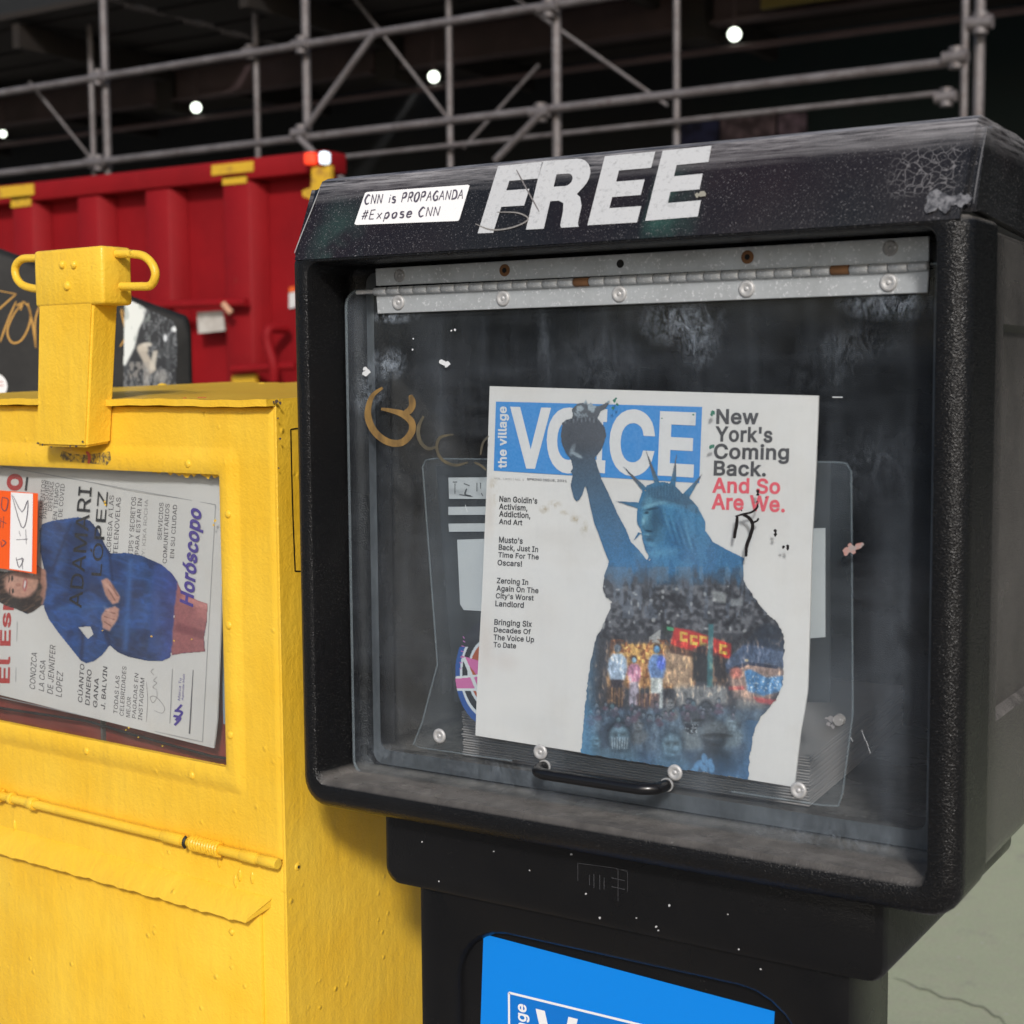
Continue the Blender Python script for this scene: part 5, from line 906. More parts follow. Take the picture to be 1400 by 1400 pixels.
blobs(fp, [(378, 549, 2.6), (383, 551, 2), (374, 550, 1.6), (380, 572, 1.3), (383, 600, 1.6), (381, 640, 1.2)], K_CHIP, yb, 'paint_chip', e=.0014)
blobs(hp, [(52, 606, 1.8), (58, 608, 1.4), (96, 610, 1.3), (104, 610, 1.8), (70, 611, 1.2), (113, 604, 1.4)], K_CHIP, yb, 'paint_chip', e=.0006)
# rivets on the window frame
for x, y in ((257, 634), (312, 703), (313, 855), (315, 1005), (118, 1027), (262, 1060), (-20, 628), (-20, 1005)):
    p = YF.hit(x, y, 1, -.003); bm = bmesh.new(); dome(bm, tuple(p), .0036, .0020); finish('rivet', bm, M_YEL, yb)
# ragged paint along the edge of the glass
gp = YF.plane(.0036)
def ragged(a, b, amp, out, n=26):
    a, b = np.array(a, float), np.array(b, float); pts = [tuple(a+(b-a)*k/n) for k in range(n+1)]
    inn = [tuple(np.array(p)+np.array(out)*(amp*(.25+rng.random()*.9))) for p in pts]; return pts+inn[::-1]
def strip_mesh(P, mat, name, e):
    n = len(P)//2; V = [gp(*p, e) for p in P]; Fc = [(i, i+1, 2*n-2-i, 2*n-1-i) for i in range(n-1)]; return raw(name, V, Fc, mat, yb)
strip_mesh(ragged((205, 640), (309, 647), 9, (0, 1)), M_YEL, 'ragged_paint', .0002)
strip_mesh(ragged((225, 1038), (309, 1052), 6, (0, -1)), M_YEL, 'ragged_paint', .0002)
strip_mesh(ragged((310, 650), (312, 1046), 2.4, (-1, 0), 50), M_YEL, 'ragged_paint', .0002)
bm = bmesh.new(); box(bm, wx0-.008, .0045, wz0-.008, wx1+.008, .007, wz1+.008); finish('window_pane', bm, M_PANE, yb, smooth=0)
# hinge rod with sleeves and spring coils, all under thick paint
yr = -.007
rod = lambda x, y: YF.hit(x, y, 1, yr)
rx = lambda px: YF.hit(px, 1092+.266*(px-43), 1, yr)[0]
bm = bmesh.new(); tube(bm, [(XL+.01, yr, zh+.001), (XR-.003, yr, zh+.001)], .0042, 14); finish('hinge_rod', bm, M_YEL, yb)
for a_, b_, r_ in ((222, 250, .0052), (40, 48, .0062), (14, 18, .006), (330, 352, .0050), (356, 380, .0048)):
    bm = bmesh.new(); tube(bm, [(rx(a_), yr, zh+.001), (rx(a_)+.001, yr, zh+.001), (rx(b_)-.001, yr, zh+.001), (rx(b_), yr, zh+.001)], [r_*.9, r_, r_, r_*.9], 14); finish('hinge_sleeve', bm, M_YEL, yb)
bm = bmesh.new(); t_ = [(rx(262)+(.0355)*k/90, yr+.0052*math.cos(k*.75), zh+.001+.0056*math.sin(k*.75)) for k in range(91)]; tube(bm, t_, .0016, 8); finish('spring', bm, M_YEL, yb)
bm = bmesh.new(); t_ = [(rx(-18)+(.022)*k/60, yr+.0052*math.cos(k*.75), zh+.001+.0056*math.sin(k*.75)) for k in range(61)]; tube(bm, t_, .0016, 8); finish('spring', bm, M_YEL, yb)
bm = bmesh.new(); tube(bm, [(rx(257), yr-.0055*math.cos(a), zh+.001+.0055*math.sin(a)) for a in np.linspace(-.9, 1.2, 9)], .0014, 6); finish('wire_loop', bm, plain('bare black wire', (.01, .01, .01), .5), yb)
for x, y in ((322, 1205), (328, 1197), (236, 1150), (345, 1200), (20, 1128), (300, 1178), (214, 1213)):
    p = YF.hit(x, y, 1, 0); bm = bmesh.new(); dome(bm, tuple(p), .0022, .0016); v_ = bm.verts[:]; bmesh.ops.scale(bm, vec=(1, 1, 2.6), verts=v_, space=Matrix.Translation(-Vector(p))); finish('paint_run', bm, M_YEL, yb)
# drip edge over the lower door
z1 = YF.hit(370, 1229, 1, 0)[2]; z2 = YF.hit(335, 1262, 1, -.016)[2]; xe1, xe2 = YF.hit(372, 1230, 1, 0)[0], YF.hit(336, 1262, 1, -.016)[0]
bm = bmesh.new(); n = 70; A_ = []
for k in range(n+1):
    t = k/n; xa = XL+.02+(xe1-XL-.02)*t; xb = XL+.02+(xe2-XL-.02)*t; w_ = .0005*math.sin(k*1.3)+.0005*math.sin(k*2.7)+rng.uniform(-.0004, .0004)
    A_.append([bm.verts.new(p) for p in ((xa, .001, z1+.002), (xa, -.002, z1), (xb, -.015, z2+.003), (xb, -.0162, z2+w_), (xb, -.0125, z2+w_+.0005), (xa, .001, z1-.006))])
for k in range(n):
    for j in range(6): bm.faces.new((A_[k][j], A_[k+1][j], A_[k+1][(j+1) % 6], A_[k][(j+1) % 6]))
bm.faces.new(A_[0]); bm.faces.new(A_[-1][::-1]); finish('drip_edge', bm, M_YEL, yb, smooth=50)
bm = bmesh.new(); xq = YF.hit(357, 1300, 1, -.003)[0]; box(bm, XL+.03, -.004, .06, xq, .002, z2+.006, .002, 2); finish('lower_door', bm, M_YEL, yb, smooth=40)
p = YF.hit(317, 1274, 1, -.004); bm = bmesh.new(); dome(bm, tuple(p), .0032, .0022); finish('rivet', bm, M_YEL, yb)
# its right side: a rivet hole and the black outline of a label
bm = bmesh.new(); box(bm, XR-.002, .0012, .02, XR+.0016, .432, YT-.0015, .0008, 1); finish('side_panel', bm, M_YEL, yb, smooth=35)
sp = lambda px, py, e=0: YF.hit(px, py, 0, XR+.0016+e)
p = sp(407, 1185); bm = bmesh.new(); dome(bm, tuple(p), .0035, .0012, 0, 1); finish('rivet', bm, M_YEL, yb)
bm = bmesh.new(); dome(bm, (p[0]+.0012, p[1], p[2]), .0014, .0004, 0, 1); finish('rivet_hole', bm, M_DARK, yb)
ribbons(sp, [((420, 584), (397.5, 587)), ((397.5, 587), (400, 690), (403.5, 781)), ((403.5, 781), (424, 781))], 1.9, K_DRIP, yb, 'label_outline', e=.0004, taper=1)
# inside: dark red board and the grey-blue edge strip
bm = bmesh.new(); box(bm, XL+.02, .031, zh+.02, XR-.02, .034, YT-.03)
finish('back_board', bm, (lambda a: a.set(col=a.mix(a.ramp(a.noise(20, 4, .6, a.scale((.3, 1, 3))), .3, .7), (.34, .055, .038), (.15, .03, .022)), rough=.5, normal=a.bump(a.noise(12, 3), .3, .003)).m)(Mat('dark red board')), yb, smooth=0)
ry = lambda p: YF.hit(*p, 1, .022)
for l_ in ([(-40, 958), (0, 968), (120, 986), (180, 1004), (290, 1034), (330, 1040)],):
    bm = bmesh.new(); tube(bm, [ry(p) for p in l_], .0014, 8); finish('wire', bm, plain('black wire', (.012, .01, .01), .5), yb)
bm = bmesh.new(); a = ry((133, 980)); b = ry((137, 1040)); box(bm, a[0]-.001, .026, b[2], a[0]+.001, .0312, a[2], .0003, 1); finish('divider', bm, plain('dull steel strip', (.10, .10, .09), .6), yb)
bm = bmesh.new(); a = YF.hit(297, 660, 1, .026); b = YF.hit(318, 992, 1, .026); box(bm, a[0], .026, b[2], b[0]+.02, .029, a[2]+.02); finish('edge_strip', bm, plain('grey blue card', (.26, .34, .42), .6), yb, smooth=0)
# ------------------------------------------------------------------ its newspaper, lying on its side
n2_ = empty('newspaper', 'sideways Spanish language newspaper with a woman in a blue dress on its cover', 'newspaper', (-.05, .042, 0), math.radians(-3.5))
def page2(px, py, e=0):
    q = YF.hit(px, py, 1, .013); b = .0012*math.sin(q[0]*38+q[2]*9)+.0008*math.sin(q[2]*45+q[0]*20); return YF.hit(px, py, 1, .0145-e+b)
k5 = lambda *p: [(x/2.8, 600+y/2.8) for x, y in p]
lefts = lp([(0, -60, 596), (1, -60, 935)], 24); rights = lp([(0, 308, 640), (.15, 306, 690), (.6, 301.5, 860), (.93, 296.5, 990), (1, 292, 1023)], 24)
o2 = sheet('page', [((l[0], l[1]), r) for l, r in zip(lefts, rights)], page2, M_PAPER2, n2_, th=.0015, nu=40)
# the picture
W_ = Paint(-14, 674, 286, 912, .8, (30, 62, 118)); X, Y = W_.X, W_.Y
dress = k5((150, 350), (160, 325), (200, 312), (300, 298), (345, 312), (375, 345), (400, 400), (425, 438), (480, 435), (540, 445), (620, 480), (660, 515), (682, 548), (676, 600), (666, 680), (662, 780), (652, 838), (620, 852), (560, 850), (490, 835), (450, 818), (420, 792), (392, 828), (360, 852), (330, 860), (308, 850), (268, 800), (220, 740), (185, 690), (168, 650), (163, 600), (178, 560), (172, 520), (152, 430))
legs_ = k5((678, 545), (700, 590), (760, 618), (795, 630), (793, 700), (782, 760), (786, 815), (700, 822), (655, 830), (665, 700)); neck = k5((140, 480), (178, 505), (180, 560), (165, 640), (120, 620), (110, 560))
h1_ = k5((388, 540), (412, 530), (432, 560), (458, 600), (455, 625), (432, 636), (402, 600)); h2_ = k5((388, 680), (400, 655), (440, 640), (457, 652), (450, 690), (420, 738), (394, 725))
hair_ = k5((-30, 500), (20, 508), (60, 505), (100, 512), (150, 540), (160, 570), (150, 600), (162, 610), (158, 640), (128, 662), (105, 672), (60, 652), (20, 640), (-30, 610))
f_ = fbm(X, Y, 16, 5); f3 = fbm(X, Y, 40, 9)
W_.X = X+3*(fbm(X, Y, 12, 211)-.5)+1.4*(fbm(X, Y, 4, 212)-.5); W_.Y = Y+3*(fbm(X, Y, 12, 213)-.5)+1.4*(fbm(X, Y, 4, 214)-.5)
rd1 = 1-np.abs(2*fbm(X*.5+Y*.3, Y*1.3-X*.5, 14, 61)-1); rd2 = 1-np.abs(2*fbm(X*.35, Y, 9, 62)-1); W_.shade(.55+.5*f3+.32*(rd1**4)+.15*(rd2**5)); W_.mask(blur((f_ > .56).astype(float), 3), (44, 86, 150), .3); W_.mask(blur((f_ < .42).astype(float), 3), (16, 30, 70), .5)
for (xa, ya, xb, yb_, c_, w_) in ((345, 315, 420, 440, (18, 34, 76), 7), (270, 330, 200, 500, (20, 40, 84), 5), (250, 600, 420, 560, (18, 36, 80), 5), (230, 650, 400, 640, (44, 88, 150), 5), (320, 720, 310, 850, (18, 34, 74), 6), (420, 440, 430, 540, (18, 34, 74), 4), (420, 790, 400, 720, (16, 30, 70), 6), (500, 470, 480, 800, (50, 92, 156), 8), (600, 500, 580, 800, (36, 66, 130), 10)):
    a, b = np.array(k5((xa, ya))[0]), np.array(k5((xb, yb_))[0]); d = b-a; L_ = np.hypot(*d); t = np.clip(((X-a[0])*d[0]+(Y-a[1])*d[1])/L_**2, 0, 1); dist = np.hypot(X-a[0]-t*d[0], Y-a[1]-t*d[1]); W_.mask(np.exp(-(dist/(w_*.55))**2), c_, .75)
W_.mask(np.clip((X-205)/35, 0, 1), (72, 62, 136), .55)
W_.poly(legs_, (188, 112, 112), 1, 1); W_.mask(pip(W_.X, W_.Y, legs_)*np.clip(np.abs((Y-795)/28+.3), 0, 1)*.45, (120, 64, 66)); W_.poly(k5((672, 700), (790, 740), (788, 770), (664, 735)), (128, 66, 72), .9, 2); W_.poly(k5((700, 590), (795, 632), (793, 655), (690, 625)), (214, 140, 132), .7, 2); W_.poly(k5((750, 640), (795, 650), (790, 690), (755, 680)), (206, 128, 122), .6, 3)
W_.poly(neck, (186, 132, 112), 1, 1); W_.ell(56, 806, 4, 16, (128, 84, 70), .7, 0, .9); W_.poly(hair_, (38, 28, 26), 1, 1); hs_ = fbm(X*.5+Y*.9, X*.2-Y*.15, 2.4, 71); W_.mask(pip(W_.X, W_.Y, hair_)*np.clip((hs_-.5)*6, 0, 1), (104, 74, 58), .7)
W_.ell(28, 799.5, 22, 18, (196, 142, 122), 1, 8, .12); W_.ell(20, 792, 12, 7, (212, 160, 138), .6, 0, .6); W_.ell(44, 792, 8, 14, (200, 146, 122), .9); W_.ell(30, 784, 14, 4, (160, 108, 92), .6, 0, .8)
for x_, y_ in ((16, 791), (17.5, 808)): W_.ell(x_, y_, 1.7, 3.6, (40, 30, 28), .95, 6); W_.ell(x_-4.5, y_, 1, 5.2, (60, 44, 38), .8, 6)
W_.ell(25.5, 800, 3.4, 2.6, (176, 118, 100), .8); W_.ell(34.5, 799.5, 3.0, 8.2, (176, 66, 70), .95, 4); W_.ell(34.2, 799.5, 1.6, 6.4, (232, 224, 218), .95, 4)
W_.poly(h1_, (190, 136, 118), 1, 1); W_.poly(h2_, (192, 140, 124), 1, 1)
for pts in (((420, 560), (452, 602)), ((414, 575), (440, 618)), ((404, 660), (440, 668)), ((400, 680), (436, 692)), ((400, 700), (424, 716)), ((432, 560), (440, 580))):
    a, b = np.array(k5(pts[0])[0]), np.array(k5(pts[1])[0]); d = b-a; t = np.clip(((X-a[0])*d[0]+(Y-a[1])*d[1])/(d@d), 0, 1); W_.mask(np.exp(-(np.hypot(X-a[0]-t*d[0], Y-a[1]-t*d[1])/.9)**2), (120, 76, 66), .8)
W_.shade(.95+.1*fbm(X, Y, 3, 8)); gap = pip(X, Y, k5((303, 722), (345, 718), (356, 748), (336, 764)))
keep = (pip(X, Y, dress) | pip(X, Y, legs_) | pip(X, Y, neck) | pip(X, Y, hair_) | pip(X, Y, h1_) | pip(X, Y, h2_) | (np.hypot((X-28)/22, (Y-799.5)/18) < 1)) & ~gap & (X > -12)
gl_ = fbm(X, Y, 2.2, 92)[..., None]; W_.C = W_.C*(.9+.2*gl_)
for x_, y_, rx_, ry_ in ((146, 800, 5, 2), (152, 806, 5, 2), (148, 836, 6, 2), (152, 848, 5, 2)): W_.X, W_.Y = X, Y; W_.ell(x_, y_, rx_, ry_, (226, 178, 158), .6, 50, .9)
W_.C = W_.C*.93+10; W_.build('cover_picture', page2, keep, M_PRINT, n2_, e=.0006)
def q5(xl, xr_, yb_, yt, sl=.08): return qv(xl/2.8, xr_/2.8, 600+yb_/2.8, 600+yt/2.8, sl)
K_DK = ink('soft black ink', srgb(66, 60, 66)); K_MAR = ink('brick red ink', srgb(176, 52, 50)); K_PUR = ink('purple ink', srgb(72, 52, 140)); K_HEAD = ink('blue black ink', (.006, .006, .010))
letters(page2, [('El Esp', q5(-4, 48, 935, 590, .02))], K_MAR, n2_, 'masthead', off=.025)
letters(page2, [('o', q5(24, 86, 197, 132, .05))], K_MAR, n2_, 'masthead', off=.03)
patch(page2, k5((94, 198), (100, 146), (109, 147), (103, 200)), K_BLK, n2_, 'small_bar')
letters(page2, [('ADAMARI', q5(262, 312, 645, 182, .085)), ('LÓPEZ', q5(338, 388, 522, 200, .08))], K_HEAD, n2_, 'headline', off=.006, e=.0011)
body5 = [('ALIMENTOS', q5(148, 164, 306, 156)), ('PARA SUBIR', q5(163, 179, 303, 160)), ('DEFENSAS', q5(183, 199, 274, 164)), ('EN TIEMPO', q5(201, 217, 308, 168)), ('DE COVID', q5(222, 238, 298, 172)),
         ('REGRESA A LAS', q5(405, 423, 452, 216, .06)), ('TELENOVELAS', q5(432, 450, 442, 224, .06)), ('TIPS Y SECRETOS', q5(490, 508, 446, 222, .06)), ('PARA ESTAR IN', q5(515, 531, 441, 228, .06)),
         ('SERVICIOS', q5(602, 618, 386, 244, .06)), ('COMUNITARIOS', q5(622, 638, 476, 248, .05)), ('EN SU CIUDAD', q5(650, 666, 456, 252, .06))]
letters(page2, body5, K_DK, n2_, 'cover_lines', off=.0)
letters(page2, [('BY: KIKA ROCHA', q5(540, 554, 462, 232, .06))], K_LGT, n2_, 'cover_lines', off=0)
letters(page2, [('CONOZCA', q5(112, 134, 957, 818, .06)), ('LA CASA', q5(147, 168, 966, 848, .06)), ('DE JENNIFER', q5(180, 202, 977, 788, .06)), ('LOPEZ', q5(212, 236, 988, 888, .06))], K_DK, n2_, 'cover_lines', off=.0, shear=.25)
letters(page2, [('CÚANTO', q5(293, 315, 1008, 860, .06)), ('DINERO', q5(325, 343, 1020, 882, .06)), ('GANA', q5(355, 372, 1028, 916, .06)), ('J. BALVIN', q5(385, 402, 1035, 870, .06))], K_DK, n2_, 'cover_lines', off=.012, shear=.15)
letters(page2, [('TODAS LAS', q5(434, 450, 1050, 906, .06)), ('CELEBRIDADES', q5(457, 473, 1060, 870, .06)), ('MEJOR', q5(482, 497, 1066, 988, .06)), ('PAGADAS EN', q5(505, 520, 1070, 896, .06)), ('INSTAGRAM', q5(528, 544, 1078, 914, .06))], K_DK, n2_, 'cover_lines', off=.0, shear=.15)
letters(page2, [('Horóscopo', q5(684, 752, 640, 262, .09))], K_PUR, n2_, 'headline', off=.03, shear=.3, e=.0012)
K_HAIR = ink('hairline ink', (.32, .31, .31))
ribbons(page2, [k5((-20, 100), (825, 252)), k5((825, 252), (800, 700), (775, 1160)), k5((-20, 985), (775, 1160)), k5((66, 700), (60, 930)), k5((660, 880), (650, 1090))], .9, K_HAIR, n2_, 'border_line', e=.0005, taper=1)
patch(page2, k5((722, 1128), (738, 884), (741, 885), (728, 1130)), ink('dark bar', (.12, .11, .12)), n2_, 'small_bar')
ribbons(page2, [k5((668, 1096), (690, 1070), (664, 1060)), k5((672, 1078), (697, 1048), (668, 1040)), k5((676, 1040), (696, 1018))], 3.4, K_PUR, n2_, 'emblem', e=.0006, taper=1)
letters(page2, [('Marca Tu', q5(680, 690, 1002, 915, .06)), ('Agenda Mall', q5(694, 704, 1002, 900, .06))], K_PUR, n2_, 'small_print', off=0, shear=.2)
ribbons(page2, [k5((590, 1040), (620, 1050), (630, 1030), (610, 1000), (590, 985), (575, 990), (585, 1010), (600, 990), (600, 960)), k5((600, 960), (585, 950), (600, 935), (588, 925), (602, 910)), k5((560, 1085), (565, 1000), (560, 930)), k5((590, 905), (578, 890), (590, 880))], .9, K_LGT, n2_, 'signature', e=.0005)
blobs(page2, [(137, 1010, 0.1)], K_BLK, n2_, 'small_dot')
K_YS = plain('yellow paint fleck', (.75, .48, .05), .5)
blobs(gp, [(144, 690, 1.6), (143, 686, 1.4), (294, 712, 1.8), (292, 718, 1.4), (207, 870, 1.4), (176, 995, 1.2), (189, 1008, 1), (140, 862, 1), (304, 800, 1.5), (238, 876, 1), (262, 874, 1), (172, 998, 1), (222, 1020, 1.1), (118, 1016, 1), (60, 1000, 1)], K_YS, yb, 'paint_fleck', e=.0003)
# orange and white hand-lettered sticker on the glass
os_ = empty('sticker', 'orange edged white sticker with scrawled letters on the yellow box window', 'sticker', (-.05, .042, 0), math.radians(-3.5))
gs = YF.plane(.0042)
patch(gs, [(-30, 668), (52, 674.5), (50, 785), (-30, 772)], plain('orange sticker', srgb(240, 92, 24), .5), os_, 'orange_border', e=.0002)
patch(gs, [(15, 673), (45, 675), (43.5, 782), (13, 777.5)], M_WHITE, os_, 'white_centre', e=.0006)
ribbons(gs, [((18, 678), (30, 700), (38, 684), (36, 712), (29, 720), (16, 676)), ((26, 726), (28, 733)), ((35, 724), (36, 744)), ((22, 738), (38, 737)), ((22, 762), (26, 776), (32, 764), (22, 766)), ((30, 762), (31, 778))], 1.2, K_PEN, os_, 'handwriting', e=.0010, n=3)
ribbons(gs, [((3, 680), (11, 683), (8, 698), (2, 694), (3, 680)), ((1, 712), (9, 716)), ((5, 706), (4, 722)), ((1, 708), (0, 722)), ((3, 738), (8, 742), (2, 748)), ((1, 740), (2, 748))], 1.3, K_PEN, os_, 'handwriting', e=.0006, n=3)
# ================================================================== second black dispenser behind the yellow box
o_x, o_y = -1.02, 1.18
KF = Frame((0, 0, 0), 0)
rz2 = math.radians(47); p0 = CAM+ray(258, 500)*(2.45); BF = Frame((p0[0], p0[1], 0), rz2)
b2 = empty('newspaper_dispenser', 'dull black newspaper dispenser with gold graffiti behind the yellow box', 'newspaper box', (p0[0], p0[1], 0), rz2)
h2 = lambda px, py, e=0: BF.hit(px, py, 1, -e)
tl, tr = h2(-60, 328), h2(246, 428); rr_ = h2(262, 452); xb = tl[0]-.25; zt = tl[2]+.06
prof = [(xb, zt-.02), (xb+.02, zt)]+[(tl[0], tl[2]+.012)]+[(tr[0], tr[2]), (tr[0]+(rr_[0]-tr[0])*.6, tr[2]-(tr[2]-rr_[2])*.25), (rr_[0], rr_[2]), (rr_[0], .62), (xb, .62)]
bm = bmesh.new(); A = [(x, z) for x, z in prof]
A = [(xb, tl[2]-.01)]+[(tl[0], tl[2]+.012)]+dense([(tr[0], tr[2]), (tr[0]+(rr_[0]-tr[0])*.7, tr[2]-(tr[2]-rr_[2])*.22), (rr_[0], rr_[2])], 5)+[(rr_[0], .62), (xb, .62)]
sc_ = lambda t_: [(xb+(x-xb)*(1-t_/1.2)-0*t_, .62+(z-.62)*(1-t_/.6)) for x, z in A]
R_ = [[bm.verts.new((x, y_, z)) for x, z in sc_(t_)] for t_, y_ in ((.014, 0), (.008, .0015), (.003, .006), (0, .014), (0, .42))]
bm.faces.new(R_[0]); bm.faces.new(R_[-1][::-1]); n = len(A)
for P_, Q_ in zip(R_, R_[1:]):
    for i in range(n): bm.faces.new((P_[i], Q_[i], Q_[(i+1) % n], P_[(i+1) % n]))
finish('head', bm, M_MATTE, b2, smooth=50)
bm = bmesh.new(); box(bm, xb+.08, .05, .05, rr_[0]-.08, .37, .62, .01); finish('pedestal', bm, M_MATTE, b2)
bm = bmesh.new(); box(bm, xb+.02, 0, 0, rr_[0]-.02, .42, .06, .01); finish('foot', bm, M_BLK, b2)
K_G2 = plain('gold paint marker', srgb(188, 140, 58), .5)
ribbons(h2, [((-30, 392), (22, 402)), ((22, 402), (-4, 425), (-30, 448)), ((22, 412), (10, 440), (0, 468)), ((22, 418), (30, 415), (28, 424)), ((34, 412), (20, 428), (10, 452), (16, 468), (28, 466), (38, 450), (42, 432), (38, 418), (30, 412)), ((38, 414), (44, 440), (49, 476)), ((49, 476), (48, 440), (54, 418)), ((165, 424), (170, 445), (172, 460), (164, 474)), ((166, 422), (171, 432))], 2.4, K_G2, b2, 'graffiti', e=.0006, n=4, kind='stuff')
ph = empty('photo_poster', 'torn black and white photograph pasted on the black dispenser behind the latch post', 'poster', (p0[0], p0[1], 0), rz2)
F_ = Paint(168, 404, 262, 540, .8, (34, 38, 44)); X, Y = F_.X, F_.Y; nn = fbm(X, Y, 10, 4); n3_ = fbm(X*1.2, Y*.5, 8, 14)
F_.mask((nn > .56).astype(float), (70, 74, 78), .6); F_.poly([(168, 404), (190, 412), (200, 424), (196, 438), (190, 450), (184, 476), (172, 500), (168, 500)], (214, 218, 214), 1, 1)
F_.mask((((n3_ > .60)) & (X < 205) & (Y < 470)).astype(float), (150, 160, 156), .6); F_.mask(((np.abs(n3_-.5) < .025) & (X > 196)).astype(float), (150, 154, 158), .6)
F_.ell(240, 450, 6, 4, (214, 218, 220)); F_.ell(226, 462, 2.4, 5, (206, 210, 214)); F_.ell(195, 477, 8, 7, (182, 174, 160), 1, 20); F_.ell(201, 471, 7, 3, (196, 190, 178), .9, 0); F_.poly([(188, 480), (200, 480), (214, 505), (206, 512), (198, 500)], (168, 160, 148), 1, 1); F_.poly([(209, 480), (216, 478), (212, 505), (204, 506)], (190, 184, 172), .9, 1)
F_.ell(221, 515, 9, 9, (128, 128, 126), .9, 0, .5); F_.mask(((n3_ > .5) & (Y > 495) & (X < 205)).astype(float), (150, 146, 140), .7); F_.mask(((fbm(X*3, Y, 6, 44) > .58) & (Y > 505) & (X < 240)).astype(float), (170, 170, 168), .5)
edge_ = pip(X, Y, [(170, 408), (176, 409), (240, 440), (243, 470), (240, 540), (168, 540)]); F_.build('printed_sheet', h2, edge_, M_PRINTG, ph, e=.0010)
rs2 = empty('sticker', 'round white sticker with red print on the graffiti covered black dispenser', 'sticker', (p0[0], p0[1], 0), rz2)
patch(h2, [(-8+18*math.cos(a), 528+18*math.sin(a)) for a in np.linspace(0, 2*math.pi, 24, endpoint=False)], M_WHITE, rs2, 'disc', e=.0010)
ribbons(h2, [((-12, 522), (4, 522)), ((-12, 527), (5, 527))], 1.8, K_RCHIP, rs2, 'red_print', e=.0016)
# ================================================================== red waste container across the lane
DD = 4.0; D0 = Frame((0, 0, 0)); dh = lambda px, py, y=DD: D0.hit(px, py, 1, y)
dump = empty('dumpster', 'big red ribbed steel dumpster with yellow paint marks, standing in the lane', 'dumpster', (0, 0, 0))
def red_steel():
    a = Mat('red container paint'); n1 = a.noise(3, 4, .6); n2 = a.noise(30, 5, .7)
    c = a.mix(a.ramp(n1, .3, .7), (.25, .0065, .010), (.185, .005, .008)); c = a.mix(a.ramp(n2, .62, .80, 0, .5), c, (.16, .045, .03)); c = a.mix(a.ramp(a.noise(9, 4, .7, a.scale((1, 1, .15))), .62, .8, 0, .3), c, (.38, .05, .05))
    a.set(col=c, rough=.62, spec=.15, normal=a.bump(n2, .1, .003)); return a.m
M_RED = red_steel(); M_YM = (lambda a: a.set(col=a.mix(a.ramp(a.noise(18, 4, .7), .5, .7), (.60, .36, .02), (.30, .15, .03)), rough=.55).m)(Mat('yellow marking paint'))
xe = dh(464, 207)[0]; zr = dh(464, 208)[2]; xs = -8.4; zb0 = .35
bm = bmesh.new(); box(bm, xs, DD, zb0, xe-.02, DD+.012, zr-.08); finish('side_panel', bm, M_RED, dump)
bm = bmesh.new(); box(bm, xs, DD-.09, zr-.085, xe, DD+.05, zr, .012, 2); finish('top_rail', bm, M_RED, dump)
bm = bmesh.new(); box(bm, xs, DD-.07, zb0-.12, xe-.02, DD+.03, zb0+.06, .01, 2); finish('bottom_rail', bm, M_RED, dump)
bm = bmesh.new(); box(bm, xs, DD+2.1, zb0, xe-.3, DD+2.11, zr-.5); finish('far_panel', bm, M_RED, dump)
bm = bmesh.new(); box(bm, xs, DD+.02, zb0-.02, xe-.1, DD+2.1, zb0); finish('floor_plate', bm, M_RED, dump)
bm = bmesh.new(); box(bm, xe-.06, DD+.02, zb0, xe-.04, DD+2.1, 1.35); finish('end_panel', bm, M_RED, dump)
def rib_mesh(w):
    bm = bmesh.new(); prism(bm, [(-w/2-.035, 0), (-w/2, -.085), (w/2, -.085), (w/2+.035, 0)], 2, zb0+.06, zr-.09, .006, 1); me = tomesh(bm, 'rib', 40); me.materials.append(M_RED); return me
for a_, b_ in ((18, 46), (107, 135), (200, 232), (306, 342)):
    A_, B_ = dh(a_, 330, DD-.085), dh(b_, 330, DD-.085); link('rib', rib_mesh(abs(B_[0]-A_[0])), None, dump, loc=((A_[0]+B_[0])/2, DD, 0))
A_ = dh(18, 330, DD-.085)[0]; st_ = (dh(120, 330, DD-.085)-dh(32, 330, DD-.085))[0]; rm = rib_mesh(.16)
for k in range(1, 6): link('rib', rm, None, dump, loc=(A_-st_*k*1.1, DD, 0))
bm = bmesh.new(); a = dh(430, 330, DD-.10); b = dh(462, 330, DD-.10); box(bm, a[0], DD-.10, zb0-.1, xe-.02, DD+.02, zr-.09, .01, 2); finish('corner_post', bm, M_RED, dump)
for k in range(3):
    for yy in (DD+.2, DD+1.8):
        bm = bmesh.new(); tube(bm, [(xe-.5-k*2.6, yy-.05, .18), (xe-.5-k*2.6, yy+.05, .18)], .18, 24); finish('roller', bm, M_DARK, dump)
def plate(pts, y, th, mat, name, parent=dump):
    P = [D0.hit(x, y_, 1, y) for x, y_ in pts]; bm = bmesh.new(); n = len(P); a = [bm.verts.new(p) for p in P]; b = [bm.verts.new(p+np.array([0, th, 0])) for p in P]
    bm.faces.new(a); bm.faces.new(b[::-1]); [bm.faces.new((a[i], b[i], b[(i+1) % n], a[(i+1) % n])) for i in range(n)]; return finish(name, bm, mat, parent, smooth=0)
plate([(-2, 256), (46, 251), (46, 266), (38, 267), (-2, 271)], DD-.095, .004, M_YM, 'yellow_marking'); plate([(15, 269), (42, 266), (42, 281), (15, 284)], DD-.09, .004, M_YM, 'yellow_marking')
plate([(289, 226), (346, 220), (346, 234), (289, 240)], DD-.095, .004, M_YM, 'yellow_marking'); plate([(304, 241), (337, 238), (337, 250), (304, 253)], DD-.09, .004, M_YM, 'yellow_marking')
